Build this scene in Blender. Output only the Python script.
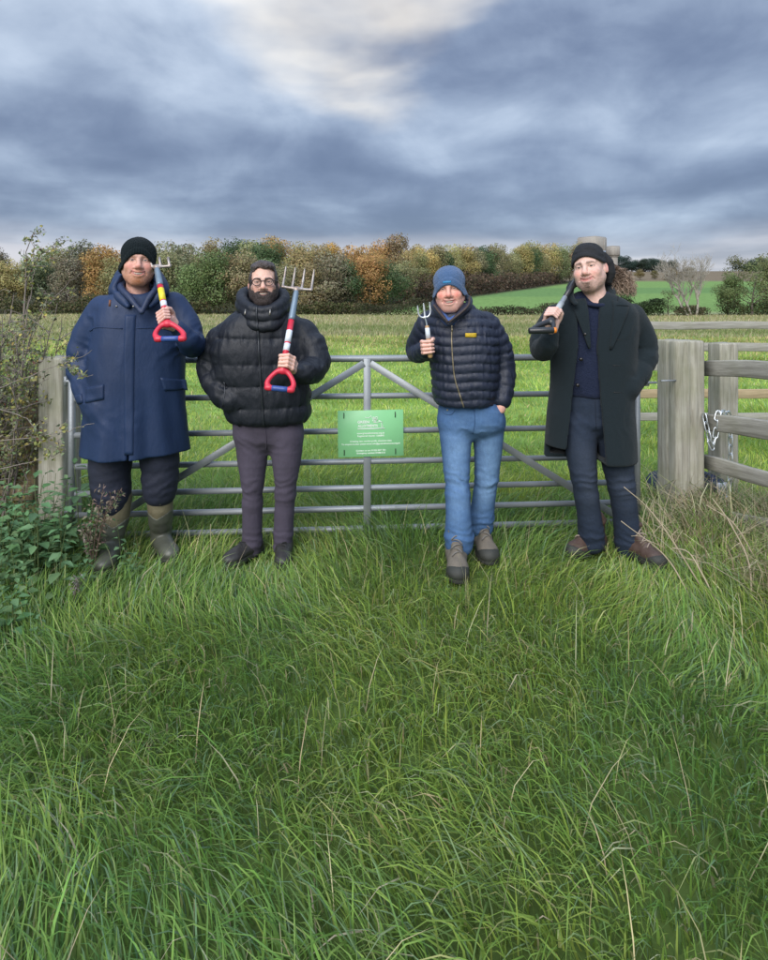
import bpy, math, random
import numpy as np
from mathutils import Vector, Matrix, Euler

for _o in list(bpy.data.objects): bpy.data.objects.remove(_o)
scene = bpy.context.scene
C = scene.collection
random.seed(7); RNG = np.random.default_rng(11)

# ------------------------------------------------------------------ camera
CAM_H = 1.52; FPX = 600.0; CX = 384.0; CY = 300.0
cam_d = bpy.data.cameras.new('camera'); cam = bpy.data.objects.new('camera', cam_d); C.objects.link(cam)
cam.location = (0, 0, CAM_H); cam.rotation_euler = (math.radians(90), 0, 0)
cam_d.sensor_fit = 'HORIZONTAL'; cam_d.sensor_width = 36.0; cam_d.lens = 36.0*FPX/768.0
cam_d.shift_y = -180.0/768.0
cam_d.clip_start = 0.05; cam_d.clip_end = 6000
scene.camera = cam
scene.render.resolution_x = 819; scene.render.resolution_y = 1024

# ------------------------------------------------------------------ view
scene.view_settings.view_transform = 'Standard'
try: scene.view_settings.look = 'None'
except Exception: pass
scene.view_settings.gamma = 1.0
scene.view_settings.exposure = EXPOSURE = 1.30
scene.view_settings.use_curve_mapping = False

# ------------------------------------------------------------------ sky: broken overcast over a Nishita base
SUN_EL = math.radians(36); SUN_AZ = math.radians(200)      # behind the camera, a little left
world = bpy.data.worlds.new('World'); scene.world = world; world.use_nodes = True
nt = world.node_tree; nt.nodes.clear()
def N(t, **kw):
    n = nt.nodes.new(t)
    for k, v in kw.items(): setattr(n, k, v)
    return n
def L(a, b): nt.links.new(a, b)
def M(op, a, b=None, c=None):
    n = N('ShaderNodeMath', operation=op)
    for i, v in enumerate((a, b, c)):
        if v is None: continue
        if isinstance(v, (int, float)): n.inputs[i].default_value = v
        else: L(v, n.inputs[i])
    return n.outputs[0]
def MR(v, a, b, c, d, smooth=True):
    n = N('ShaderNodeMapRange'); n.interpolation_type = 'SMOOTHSTEP' if smooth else 'LINEAR'
    L(v, n.inputs[0])
    for i, x in enumerate((a, b, c, d)): n.inputs[i+1].default_value = x
    return n.outputs[0]
def MIX(f, a, b, bt='MIX'):
    n = N('ShaderNodeMix', data_type='RGBA', blend_type=bt)
    if isinstance(f, (int, float)): n.inputs[0].default_value = f
    else: L(f, n.inputs[0])
    for s, v in ((n.inputs[6], a), (n.inputs[7], b)):
        if isinstance(v, tuple): s.default_value = v+(1,) if len(v) == 3 else v
        else: L(v, s)
    return n.outputs[2]
tc = N('ShaderNodeTexCoord'); sep = N('ShaderNodeSeparateXYZ'); L(tc.outputs['Generated'], sep.inputs[0])
dx, dy, dz = sep.outputs
zc = M('MAXIMUM', dz, 0.0)
den = M('ADD', zc, 0.16)
cmb = N('ShaderNodeCombineXYZ'); L(M('DIVIDE', dx, den), cmb.inputs[0]); L(M('DIVIDE', dy, den), cmb.inputs[1])
def noise(vec, scale, detail=6, rough=0.55, dist=0.0, off=(0, 0, 0), sc=(1, 1, 1)):
    mp = N('ShaderNodeMapping'); L(vec, mp.inputs[0]); mp.inputs['Location'].default_value = off; mp.inputs['Scale'].default_value = sc
    n = N('ShaderNodeTexNoise'); n.inputs['Scale'].default_value = scale; n.inputs['Detail'].default_value = detail
    n.inputs['Roughness'].default_value = rough; n.inputs['Distortion'].default_value = dist
    L(mp.outputs[0], n.inputs['Vector']); return n.outputs['Fac']
big = noise(cmb.outputs[0], 0.85, 3, 0.42, 0.2, off=(3.1, 0.4, 0), sc=(0.8, 1.0, 1))
med = noise(cmb.outputs[0], 1.7, 4, 0.45, 0.25, off=(1.7, 5.2, 0))
sml = noise(tc.outputs['Generated'], 6.0, 7, 0.55, 0.3, sc=(1, 1, 1.5))
shade = M('ADD', M('MULTIPLY', big, 0.42), M('ADD', M('MULTIPLY', med, 0.38), M('MULTIPLY', sml, 0.30)))
# elevation profile: dark bank low down, thinner and paler cloud higher up, as an overcast sky brightens to the zenith
prof = MR(dz, 0.07, 0.46, -0.020, 0.075)
sh = M('ADD', shade, prof)
ramp = N('ShaderNodeValToRGB'); L(sh, ramp.inputs[0])
cr = ramp.color_ramp; cr.interpolation = 'B_SPLINE'
cr.elements[0].position = 0.42; cr.elements[0].color = (0.062, 0.083, 0.138, 1)
cr.elements[1].position = 0.78; cr.elements[1].color = (0.36, 0.41, 0.48, 1)
for p, c in ((0.50, (0.086, 0.112, 0.174, 1)), (0.57, (0.130, 0.164, 0.232, 1)), (0.66, (0.205, 0.25, 0.325, 1))):
    e = cr.elements.new(p); e.color = c
cloud = ramp.outputs[0]
# thin bright gap ahead, high up
dot = N('ShaderNodeVectorMath', operation='DOT_PRODUCT'); L(tc.outputs['Generated'], dot.inputs[0])
gv = Vector((-0.06, 1.0, 0.60)).normalized(); dot.inputs[1].default_value = gv
gap = MR(M('ADD', dot.outputs['Value'], M('MULTIPLY', M('SUBTRACT', med, 0.5), 0.10)), 0.970, 1.02, 0.0, 1.0)
cloud = MIX(M('MULTIPLY', gap, 0.85), cloud, (0.70, 0.62, 0.49))
# pale clear strip along the horizon
strip = M('MULTIPLY', MR(dz, 0.06, 0.125, 1.0, 0.0), MR(noise(tc.outputs['Generated'], 3.2, 4, 0.5, 0, off=(0.4, 0, 0), sc=(1, 1, 7)), 0.34, 0.56, 0.35, 1.0))
cloud = MIX(M('MULTIPLY', strip, 0.85), cloud, (0.37, 0.36, 0.39))
# overcast brightening towards the zenith
zen = MR(dz, 0.38, 1.0, 1.0, 3.0)
vm = N('ShaderNodeVectorMath', operation='SCALE'); L(cloud, vm.inputs[0]); L(zen, vm.inputs['Scale'])
sky = N('ShaderNodeTexSky', sky_type='NISHITA'); sky.sun_disc = False
sky.sun_elevation = SUN_EL; sky.sun_rotation = SUN_AZ
skys = N('ShaderNodeVectorMath', operation='SCALE'); L(sky.outputs[0], skys.inputs[0]); skys.inputs['Scale'].default_value = 0.010
tot = N('ShaderNodeVectorMath', operation='ADD'); L(vm.outputs[0], tot.inputs[0]); L(skys.outputs[0], tot.inputs[1])
SKY_GAIN = 7.6
gain = N('ShaderNodeVectorMath', operation='SCALE'); L(tot.outputs[0], gain.inputs[0]); gain.inputs['Scale'].default_value = SKY_GAIN
bg = N('ShaderNodeBackground'); L(gain.outputs[0], bg.inputs[0]); bg.inputs[1].default_value = 0.10
out = N('ShaderNodeOutputWorld'); L(bg.outputs[0], out.inputs[0])

# ------------------------------------------------------------------ sun veiled by cloud
sd = bpy.data.lights.new('sun', 'SUN'); sun = bpy.data.objects.new('sun', sd); C.objects.link(sun)
sd.energy = 1.5; sd.angle = math.radians(45); sd.color = (1.0, 0.96, 0.90)
# azimuth: 0 = +Y (ahead), clockwise seen from above
sdir = Vector((math.sin(SUN_AZ)*math.cos(SUN_EL), math.cos(SUN_AZ)*math.cos(SUN_EL), math.sin(SUN_EL)))
sun.rotation_euler = sdir.to_track_quat('Z', 'Y').to_euler()
sun.location = sdir*50

# ================================================================== helpers
def P(px, py, d):
    """world point seen at photograph position (px,py) at distance d"""
    return np.array([(px-CX)/FPX*d, d, CAM_H-(py-CY)/FPX*d])
def nrm(v):
    v = np.asarray(v, float); return v/np.linalg.norm(v)

def vnoise(p, f=1.0, seed=0):
    p = np.asarray(p, np.float64)*f + seed*17.31
    i = np.floor(p).astype(np.int64); t = p-i; t = t*t*(3-2*t)
    def h(a, b, c):
        n = (a*374761393 + b*668265263 + c*1442695041 + seed*97) & 0x7fffffff
        n = ((n ^ (n >> 13))*1274126177) & 0x7fffffff
        n = (n ^ (n >> 16)) & 0xffff
        return n/32767.5-1.0
    x, y, z = i[..., 0], i[..., 1], i[..., 2]; u, v, w = t[..., 0], t[..., 1], t[..., 2]
    def lx(b, c): return h(x, b, c)*(1-u)+h(x+1, b, c)*u
    a0 = lx(y, z)*(1-v)+lx(y+1, z)*v; a1 = lx(y, z+1)*(1-v)+lx(y+1, z+1)*v
    return a0*(1-w)+a1*w
def fbm(p, f=1.0, seed=0, o=3):
    r = 0; a = 1.0; s = 0
    for k in range(o):
        r = r+a*vnoise(p, f, seed+k); s += a; a *= .5; f *= 2.03
    return r/s
def sstep(x, a, b):
    t = np.clip((x-a)/(b-a), 0, 1); return t*t*(3-2*t)

# ---- mesh objects
def tag(o, label=None, cat=None, group=None, kind=None):
    if label: o['label'] = label
    if cat: o['category'] = cat
    if group: o['group'] = group
    if kind: o['kind'] = kind
    return o
def empty(name, loc, label=None, cat=None, group=None):
    o = bpy.data.objects.new(name, None); o.empty_display_size = .1; C.objects.link(o); o.location = tuple(loc)
    return tag(o, label, cat, group)
def mesh_data(name, V, F, col=None, smooth=True):
    V = np.asarray(V, np.float32); me = bpy.data.meshes.new(name)
    if isinstance(F, np.ndarray): Fs = [F]
    else: Fs = [np.asarray(f) for f in F if len(f)]
    me.vertices.add(len(V)); me.vertices.foreach_set('co', V.ravel())
    nl = sum(f.size for f in Fs); npoly = sum(len(f) for f in Fs)
    me.loops.add(nl); me.polygons.add(npoly)
    me.loops.foreach_set('vertex_index', np.concatenate([f.ravel() for f in Fs]).astype(np.int32))
    tot = np.concatenate([np.full(len(f), f.shape[1], np.int32) for f in Fs])
    st = np.concatenate([[0], np.cumsum(tot)[:-1]]).astype(np.int32)
    me.polygons.foreach_set('loop_start', st)
    try: me.polygons.foreach_set('loop_total', tot)
    except Exception: pass
    if smooth: me.polygons.foreach_set('use_smooth', np.ones(npoly, bool))
    me.update(calc_edges=True); me.validate()
    if col is not None:
        col = np.asarray(col, np.float32)
        if col.shape[1] == 3: col = np.concatenate([col, np.ones((len(col), 1), np.float32)], 1)
        a = me.color_attributes.new('Col', 'FLOAT_COLOR', 'POINT'); a.data.foreach_set('color', col.ravel())
    return me
def mk(name, V, F, mat, parent=None, org=None, col=None, smooth=True):
    V = np.asarray(V, float)
    if org is None: org = np.zeros(3)
    me = mesh_data(name, V-np.asarray(org), F, col, smooth)
    if mat is not None: me.materials.append(mat)
    o = bpy.data.objects.new(name, me); C.objects.link(o)
    if parent is not None: o.parent = parent
    else: o.location = tuple(org)
    return o
class MB:
    """collects several shapes into one mesh"""
    def __init__(s): s.V = []; s.Q = []; s.T = []; s.C = []; s.n = 0
    def add(s, V, F, col=None):
        V = np.asarray(V, float)
        for f in (F if isinstance(F, (list, tuple)) else [F]):
            f = np.asarray(f)
            if not len(f): continue
            (s.Q if f.shape[1] == 4 else s.T).append(f+s.n)
        s.V.append(V); s.n += len(V)
        s.C.append(np.tile(np.asarray(col if col is not None else (1, 1, 1), float), (len(V), 1)) if col is None or np.ndim(col) == 1 else np.asarray(col))
        return s
    def faces(s):
        r = []
        if s.Q: r.append(np.concatenate(s.Q))
        if s.T: r.append(np.concatenate(s.T))
        return r
    def build(s, name, mat, parent=None, org=None, smooth=True):
        return mk(name, np.concatenate(s.V), s.faces(), mat, parent, org, np.concatenate(s.C), smooth)
    def data(s, name, mat, smooth=True):
        me = mesh_data(name, np.concatenate(s.V), s.faces(), np.concatenate(s.C), smooth); me.materials.append(mat); return me

def sweep(pts, r, n=8, caps=True, flat=None):
    """tube along a polyline; r scalar or per point. returns V,[quads,tris]"""
    p = np.asarray(pts, float); m = len(p); r = np.broadcast_to(np.asarray(r, float), (m,))
    t = np.gradient(p, axis=0); t /= np.linalg.norm(t, axis=1)[:, None]+1e-12
    ref = np.array([0, 0, 1.0]) if abs(t[0][2]) < .9 else np.array([1.0, 0, 0])
    u = np.zeros_like(p); w = np.zeros_like(p)
    a = np.cross(t[0], ref); a /= np.linalg.norm(a)
    for i in range(m):
        a = a-t[i]*np.dot(a, t[i]); a /= np.linalg.norm(a)+1e-12
        u[i] = a; w[i] = np.cross(t[i], a)
    th = np.arange(n)*2*np.pi/n
    V = (p[:, None, :]+r[:, None, None]*(np.cos(th)[None, :, None]*u[:, None, :]+np.sin(th)[None, :, None]*w[:, None, :])).reshape(-1, 3)
    i = np.arange(m-1)[:, None]*n; j = np.arange(n)[None, :]; k = (j+1) % n
    Q = np.stack([i+j, i+k, i+n+k, i+n+j], -1).reshape(-1, 4)
    T = np.zeros((0, 3), int)
    if caps:
        V = np.concatenate([V, p[:1], p[-1:]]); c0 = m*n; c1 = c0+1; jj = np.arange(n); kk = (jj+1) % n
        T = np.concatenate([np.stack([np.full(n, c0), kk, jj], 1), np.stack([np.full(n, c1), (m-1)*n+jj, (m-1)*n+kk], 1)])
    return V, [Q, T]
def spline(pts, n=24):
    """Catmull-Rom through pts"""
    p = np.asarray(pts, float); m = len(p)
    if m == 2: return p[0]+(p[1]-p[0])*np.linspace(0, 1, n)[:, None]
    e = np.concatenate([[2*p[0]-p[1]], p, [2*p[-1]-p[-2]]])
    s = np.linspace(0, m-1, n); i = np.minimum(s.astype(int), m-2); t = (s-i)[:, None]
    a, b, c, d = e[i], e[i+1], e[i+2], e[i+3]
    return .5*((2*b)+(-a+c)*t+(2*a-5*b+4*c-d)*t*t+(-a+3*b-3*c+d)*t**3)
def boxm(c, s, R=None, bev=0.0):
    """bevelled box: V,[quads,tris] (chamfered edges when bev>0)"""
    c = np.asarray(c, float); h = np.asarray(s, float)/2
    if bev <= 0:
        V = np.array([[x, y, z] for x in (-1, 1) for y in (-1, 1) for z in (-1, 1)], float)*h
        Q = np.array([[0, 1, 3, 2], [4, 6, 7, 5], [0, 4, 5, 1], [2, 3, 7, 6], [0, 2, 6, 4], [1, 5, 7, 3]])
        T = np.zeros((0, 3), int)
    else:
        V = []; idx = {}
        for sx in (-1, 1):
            for sy in (-1, 1):
                for sz in (-1, 1):
                    for a in range(3):
                        v = np.array([sx, sy, sz], float)*(h-bev); v[a] = (sx, sy, sz)[a]*h[a]
                        idx[(sx, sy, sz, a)] = len(V); V.append(v)
        V = np.array(V); Q = []; T = []
        for a in range(3):
            b, d = (a+1) % 3, (a+2) % 3
            for s_ in (-1, 1):
                f = []
                for (p, q) in ((-1, -1), (1, -1), (1, 1), (-1, 1)):
                    k = [0, 0, 0]; k[a] = s_; k[b] = p; k[d] = q; f.append(idx[(*k, a)])
                Q.append(f if s_ > 0 else f[::-1])
            for p in (-1, 1):
                for q in (-1, 1):
                    k0 = [0, 0, 0]; k0[a] = -1; k0[b] = p; k0[d] = q; k1 = list(k0); k1[a] = 1
                    f = [idx[(*k0, b)], idx[(*k1, b)], idx[(*k1, d)], idx[(*k0, d)]]
                    Q.append(f if p*q < 0 else f[::-1])
        for k in [(x, y, z) for x in (-1, 1) for y in (-1, 1) for z in (-1, 1)]:
            f = [idx[(*k, 0)], idx[(*k, 1)], idx[(*k, 2)]]
            T.append(f if k[0]*k[1]*k[2] > 0 else f[::-1])
        Q = np.array(Q); T = np.array(T)
    if R is not None: V = V@np.asarray(R).T
    return V+c, [Q, T]
def rotz(a): c, s = math.cos(a), math.sin(a); return np.array([[c, -s, 0], [s, c, 0], [0, 0, 1.]])
def eul(rx, ry, rz): return np.array(Euler((rx, ry, rz)).to_matrix())
def frame_from(zdir, xhint=(1, 0, 0)):
    z = nrm(zdir); x = np.asarray(xhint, float); x = nrm(x-z*np.dot(x, z)); y = np.cross(z, x)
    return np.stack([x, y, z], 1)

# ---- signed distance sculpting -> one continuous surface
class SDF:
    def __init__(s, lo, hi, h):
        s.lo = np.asarray(lo, float); s.h = h; n = np.ceil((np.asarray(hi)-s.lo)/h).astype(int)+1
        s.ax = [(s.lo[i]+h*np.arange(n[i])).astype(np.float32) for i in range(3)]
        s.F = np.full(n, 0.3, np.float32)
    def sub(s, lo, hi):
        sl = []
        for i in range(3):
            a = int(np.clip(np.floor((lo[i]-s.lo[i])/s.h), 0, s.F.shape[i])); b = int(np.clip(np.ceil((hi[i]-s.lo[i])/s.h)+1, 0, s.F.shape[i]))
            sl.append(slice(a, b))
        return tuple(sl)
    def g(s, sl): return s.ax[0][sl[0]][:, None, None], s.ax[1][sl[1]][None, :, None], s.ax[2][sl[2]][None, None, :]
    def put(s, lo, hi, fn, k=0.0, op='u'):
        m = k+.035; sl = s.sub(np.asarray(lo)-m, np.asarray(hi)+m)
        A = s.F[sl]
        if A.size == 0: return s
        D = np.broadcast_to(fn(*s.g(sl)), A.shape)
        if op == 's': A = -A
        if op == 'i': A = -A; D = -D
        if k > 0:
            h = np.maximum(k-np.abs(A-D), 0)/k; R = np.minimum(A, D)-h*h*k*.25
        else: R = np.minimum(A, D)
        if op in 'si': R = -R
        s.F[sl] = R
        return s
    def cap(s, a, b, ra, rb=None, k=0.0, op='u'):
        a = np.asarray(a, float); b = np.asarray(b, float); rb = ra if rb is None else rb; ab = b-a; L2 = float(ab@ab)+1e-12; r = max(ra, rb)
        def fn(X, Y, Z):
            t = np.clip(((X-a[0])*ab[0]+(Y-a[1])*ab[1]+(Z-a[2])*ab[2])/L2, 0, 1)
            return np.sqrt((X-a[0]-t*ab[0])**2+(Y-a[1]-t*ab[1])**2+(Z-a[2]-t*ab[2])**2)-(ra+(rb-ra)*t)
        return s.put(np.minimum(a, b)-r, np.maximum(a, b)+r, fn, k, op)
    def ell(s, c, r, k=0.0, op='u', R=None):
        c = np.asarray(c, float); r = np.broadcast_to(np.asarray(r, float), (3,)); R = np.eye(3) if R is None else np.asarray(R); m = r.max() if R is not None else 0
        ext = np.abs(R)@r
        def fn(X, Y, Z):
            x, y, z = X-c[0], Y-c[1], Z-c[2]
            u = [x*R[0, i]+y*R[1, i]+z*R[2, i] for i in range(3)]
            k0 = np.sqrt((u[0]/r[0])**2+(u[1]/r[1])**2+(u[2]/r[2])**2); k1 = np.sqrt((u[0]/r[0]**2)**2+(u[1]/r[1]**2)**2+(u[2]/r[2]**2)**2)
            return k0*(k0-1)/(k1+1e-9)
        return s.put(c-ext, c+ext, fn, k, op)
    def box(s, c, hs, rnd=.01, k=0.0, op='u', R=None):
        c = np.asarray(c, float); hs = np.asarray(hs, float); R = np.eye(3) if R is None else np.asarray(R); ext = np.abs(R)@hs
        def fn(X, Y, Z):
            x, y, z = X-c[0], Y-c[1], Z-c[2]
            q = [np.abs(x*R[0, i]+y*R[1, i]+z*R[2, i])-(hs[i]-rnd) for i in range(3)]
            o = np.sqrt(np.maximum(q[0], 0)**2+np.maximum(q[1], 0)**2+np.maximum(q[2], 0)**2)
            return o+np.minimum(np.maximum(q[0], np.maximum(q[1], q[2])), 0)-rnd
        return s.put(c-ext, c+ext, fn, k, op)
    def tube(s, pts, rad, k=0.0, op='u', mod=None, n=None, flat=None):
        """swept tube of varying radius; mod(s_metres, frac)->extra radius"""
        p = np.asarray(pts, float); rad = np.asarray(rad, float)
        if n: 
            m = len(p); q = spline(p, n); rad = np.interp(np.linspace(0, m-1, n), np.arange(m), rad); p = q
        seg = np.linalg.norm(np.diff(p, axis=0), axis=1); cum = np.concatenate([[0], np.cumsum(seg)]); tot = cum[-1]; R = rad.max()+.02
        def fn(X, Y, Z):
            best = None
            for i in range(len(p)-1):
                a = p[i]; ab = p[i+1]-a; L2 = float(ab@ab)+1e-12
                t = np.clip(((X-a[0])*ab[0]+(Y-a[1])*ab[1]+(Z-a[2])*ab[2])/L2, 0, 1)
                S = cum[i]+t*seg[i]; r = rad[i]+(rad[i+1]-rad[i])*t
                if mod is not None: r = r+mod(S, S/tot)
                D = np.sqrt((X-a[0]-t*ab[0])**2+(Y-a[1]-t*ab[1])**2+(Z-a[2]-t*ab[2])**2)-r
                best = D if best is None else np.minimum(best, D)
            return best
        return s.put(p.min(0)-R, p.max(0)+R, fn, k, op)
    def stack(s, rows, k=0.0, op='u', ex=2.4, mod=None, capk=.02, off=0.0, yaw=0.0):
        """horizontal superellipse sections (z, xc, a, yc, b)"""
        R = np.array(sorted(rows), float); z0, z1 = R[0, 0], R[-1, 0]
        am = np.abs(R[:, 2]).max()+.03; bm = R[:, 4].max()+.03
        if yaw: R[:, 2] *= math.cos(yaw); bm = bm+am*abs(math.sin(yaw))
        def fn(X, Y, Z):
            zz = Z.ravel(); g = [np.interp(zz, R[:, 0], R[:, i]).astype(np.float32)[None, None, :] for i in range(1, 5)]
            if len(zz) > 8:                       # soften the row-to-row corners
                ker = np.ones(5)/5
                g = [np.convolve(np.pad(a.ravel(), 2, mode='edge'), ker, 'valid').astype(np.float32)[None, None, :] for a in g]
            a = g[1]+off; b = g[3]+off
            cy_, sy_ = math.cos(yaw), math.sin(yaw); U_ = (X-g[0])*cy_+(Y-g[2])*sy_; W_ = -(X-g[0])*sy_+(Y-g[2])*cy_
            r = (np.abs(U_/a)**ex+np.abs(W_/b)**ex)**(1/ex)
            D = (r-1)*np.minimum(a, b)
            if mod is not None: D = D-mod(X, Y, Z)
            e = np.maximum(Z-z1, z0-Z)
            h = np.maximum(capk-np.abs(D-e), 0)/capk
            return np.maximum(D, e)+h*h*capk*.25
        return s.put((R[:, 1].min()-am, R[:, 3].min()-bm, z0), (R[:, 1].max()+am, R[:, 3].max()+bm, z1), fn, k, op)
    def fn(s, f, op='i', k=0.0):
        return s.put(s.lo-1, s.lo+100, f, k, op)
    def disp(s, f, band=.03):
        I = np.nonzero(np.abs(s.F) < band)
        p = np.stack([s.ax[i][I[i]] for i in range(3)], -1)
        s.F[I] -= f(p).astype(np.float32); return s
    def copy(s):
        t = SDF.__new__(SDF); t.lo = s.lo; t.h = s.h; t.ax = s.ax; t.F = s.F.copy(); return t
    def mesh(s):
        F = s.F.copy()
        for a in range(3):
            i = [slice(None)]*3; i[a] = 0; F[tuple(i)] = np.maximum(F[tuple(i)], 1e-3); i[a] = -1; F[tuple(i)] = np.maximum(F[tuple(i)], 1e-3)
        S = F < 0; n = np.array(F.shape)-1
        cnt = np.zeros(n, np.int8); cor = [(i, j, k) for i in (0, 1) for j in (0, 1) for k in (0, 1)]
        def sh(A, c): return A[c[0]:c[0]+n[0], c[1]:c[1]+n[1], c[2]:c[2]+n[2]]
        for c in cor: cnt += sh(S, c)
        act = (cnt > 0) & (cnt < 8); I = np.argwhere(act); ids = np.full(n, -1, np.int64); ids[act] = np.arange(len(I))
        val = {c: F[I[:, 0]+c[0], I[:, 1]+c[1], I[:, 2]+c[2]] for c in cor}
        acc = np.zeros((len(I), 3)); w = np.zeros(len(I))
        for c in cor:
            for a in range(3):
                if c[a]: continue
                d = list(c); d[a] = 1; d = tuple(d); fa, fb = val[c], val[d]; x = (fa < 0) != (fb < 0)
                t = np.where(x, fa/(fa-fb+1e-20), 0)
                q = np.tile(np.array(c, float), (len(I), 1)); q[:, a] = t
                acc += np.where(x[:, None], q, 0); w += x
        V = s.lo+(I+acc/w[:, None])*s.h
        Q = []
        for a in range(3):
            b, c = (a+1) % 3, (a+2) % 3
            s0 = [slice(None)]*3; s1 = [slice(None)]*3; s0[a] = slice(0, -1); s1[a] = slice(1, None)
            for q in (b, c): s0[q] = slice(1, -1); s1[q] = slice(1, -1)
            A, B = S[tuple(s0)], S[tuple(s1)]; E = np.argwhere(A != B)
            if not len(E): continue
            inside = A[tuple(E.T)]; E = E.copy(); E[:, b] += 1; E[:, c] += 1
            def cid(db, dc):
                e = E.copy(); e[:, b] -= db; e[:, c] -= dc; return ids[e[:, 0], e[:, 1], e[:, 2]]
            f = np.stack([cid(1, 1), cid(0, 1), cid(0, 0), cid(1, 0)], 1)
            f[~inside] = f[~inside][:, ::-1]; Q.append(f)
        return V, np.concatenate(Q)
    def front(s, x, z):
        """front (camera-side, -y) surface depth at x,z"""
        fx = (x-s.lo[0])/s.h; fz = (z-s.lo[2])/s.h
        i = int(np.clip(fx, 0, s.F.shape[0]-2)); k = int(np.clip(fz, 0, s.F.shape[2]-2)); u = fx-i; v = fz-k
        col = (s.F[i, :, k]*(1-u)+s.F[i+1, :, k]*u)*(1-v)+(s.F[i, :, k+1]*(1-u)+s.F[i+1, :, k+1]*u)*v
        w = np.nonzero(col < 0)[0]
        if not len(w) or w[0] == 0: return None
        j = w[0]; t = col[j-1]/(col[j-1]-col[j]); return float(s.lo[1]+(j-1+t)*s.h)

def fbox(px0, py0, px1, py1, d, near, far, h):
    c = np.array([P(x, y, d+k) for x in (px0, px1) for y in (py0, py1) for k in (near, far)]); return SDF(c.min(0), c.max(0), h)
def on_front(f, p, off=0.0, default=None):
    y = f.front(p[0], p[2])
    if y is None: y = default if default is not None else p[1]
    return np.array([p[0], y-off, p[2]])
def patch(f, quad, nx=8, nz=6, off=.004, thick=.006, d=None):
    """a thin cloth panel lying on the front of field f; quad = 4 world points TL,TR,BR,BL"""
    q = [np.asarray(v, float) for v in quad]; V = []
    for j in range(nz+1):
        for i in range(nx+1):
            u, v = i/nx, j/nz
            p = (q[0]*(1-u)+q[1]*u)*(1-v)+(q[3]*(1-u)+q[2]*u)*v
            V.append(on_front(f, p, off))
    V = np.array(V); n = len(V); B = V+np.array([0, thick, 0]); A = np.concatenate([V, B]); Q = []
    w = nx+1
    for j in range(nz):
        for i in range(nx):
            a = j*w+i; Q.append([a, a+w, a+w+1, a+1]); Q.append([n+a, n+a+1, n+a+w+1, n+a+w])
    for i in range(nx):
        Q.append([i, i+1, n+i+1, n+i]); a = nz*w+i; Q.append([a+1, a, n+a, n+a+1])
    for j in range(nz):
        a = j*w; Q.append([a+w, a, n+a, n+a+w]); a = j*w+nx; Q.append([a, a+w, n+a+w, n+a])
    return A, np.array(Q)

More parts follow.
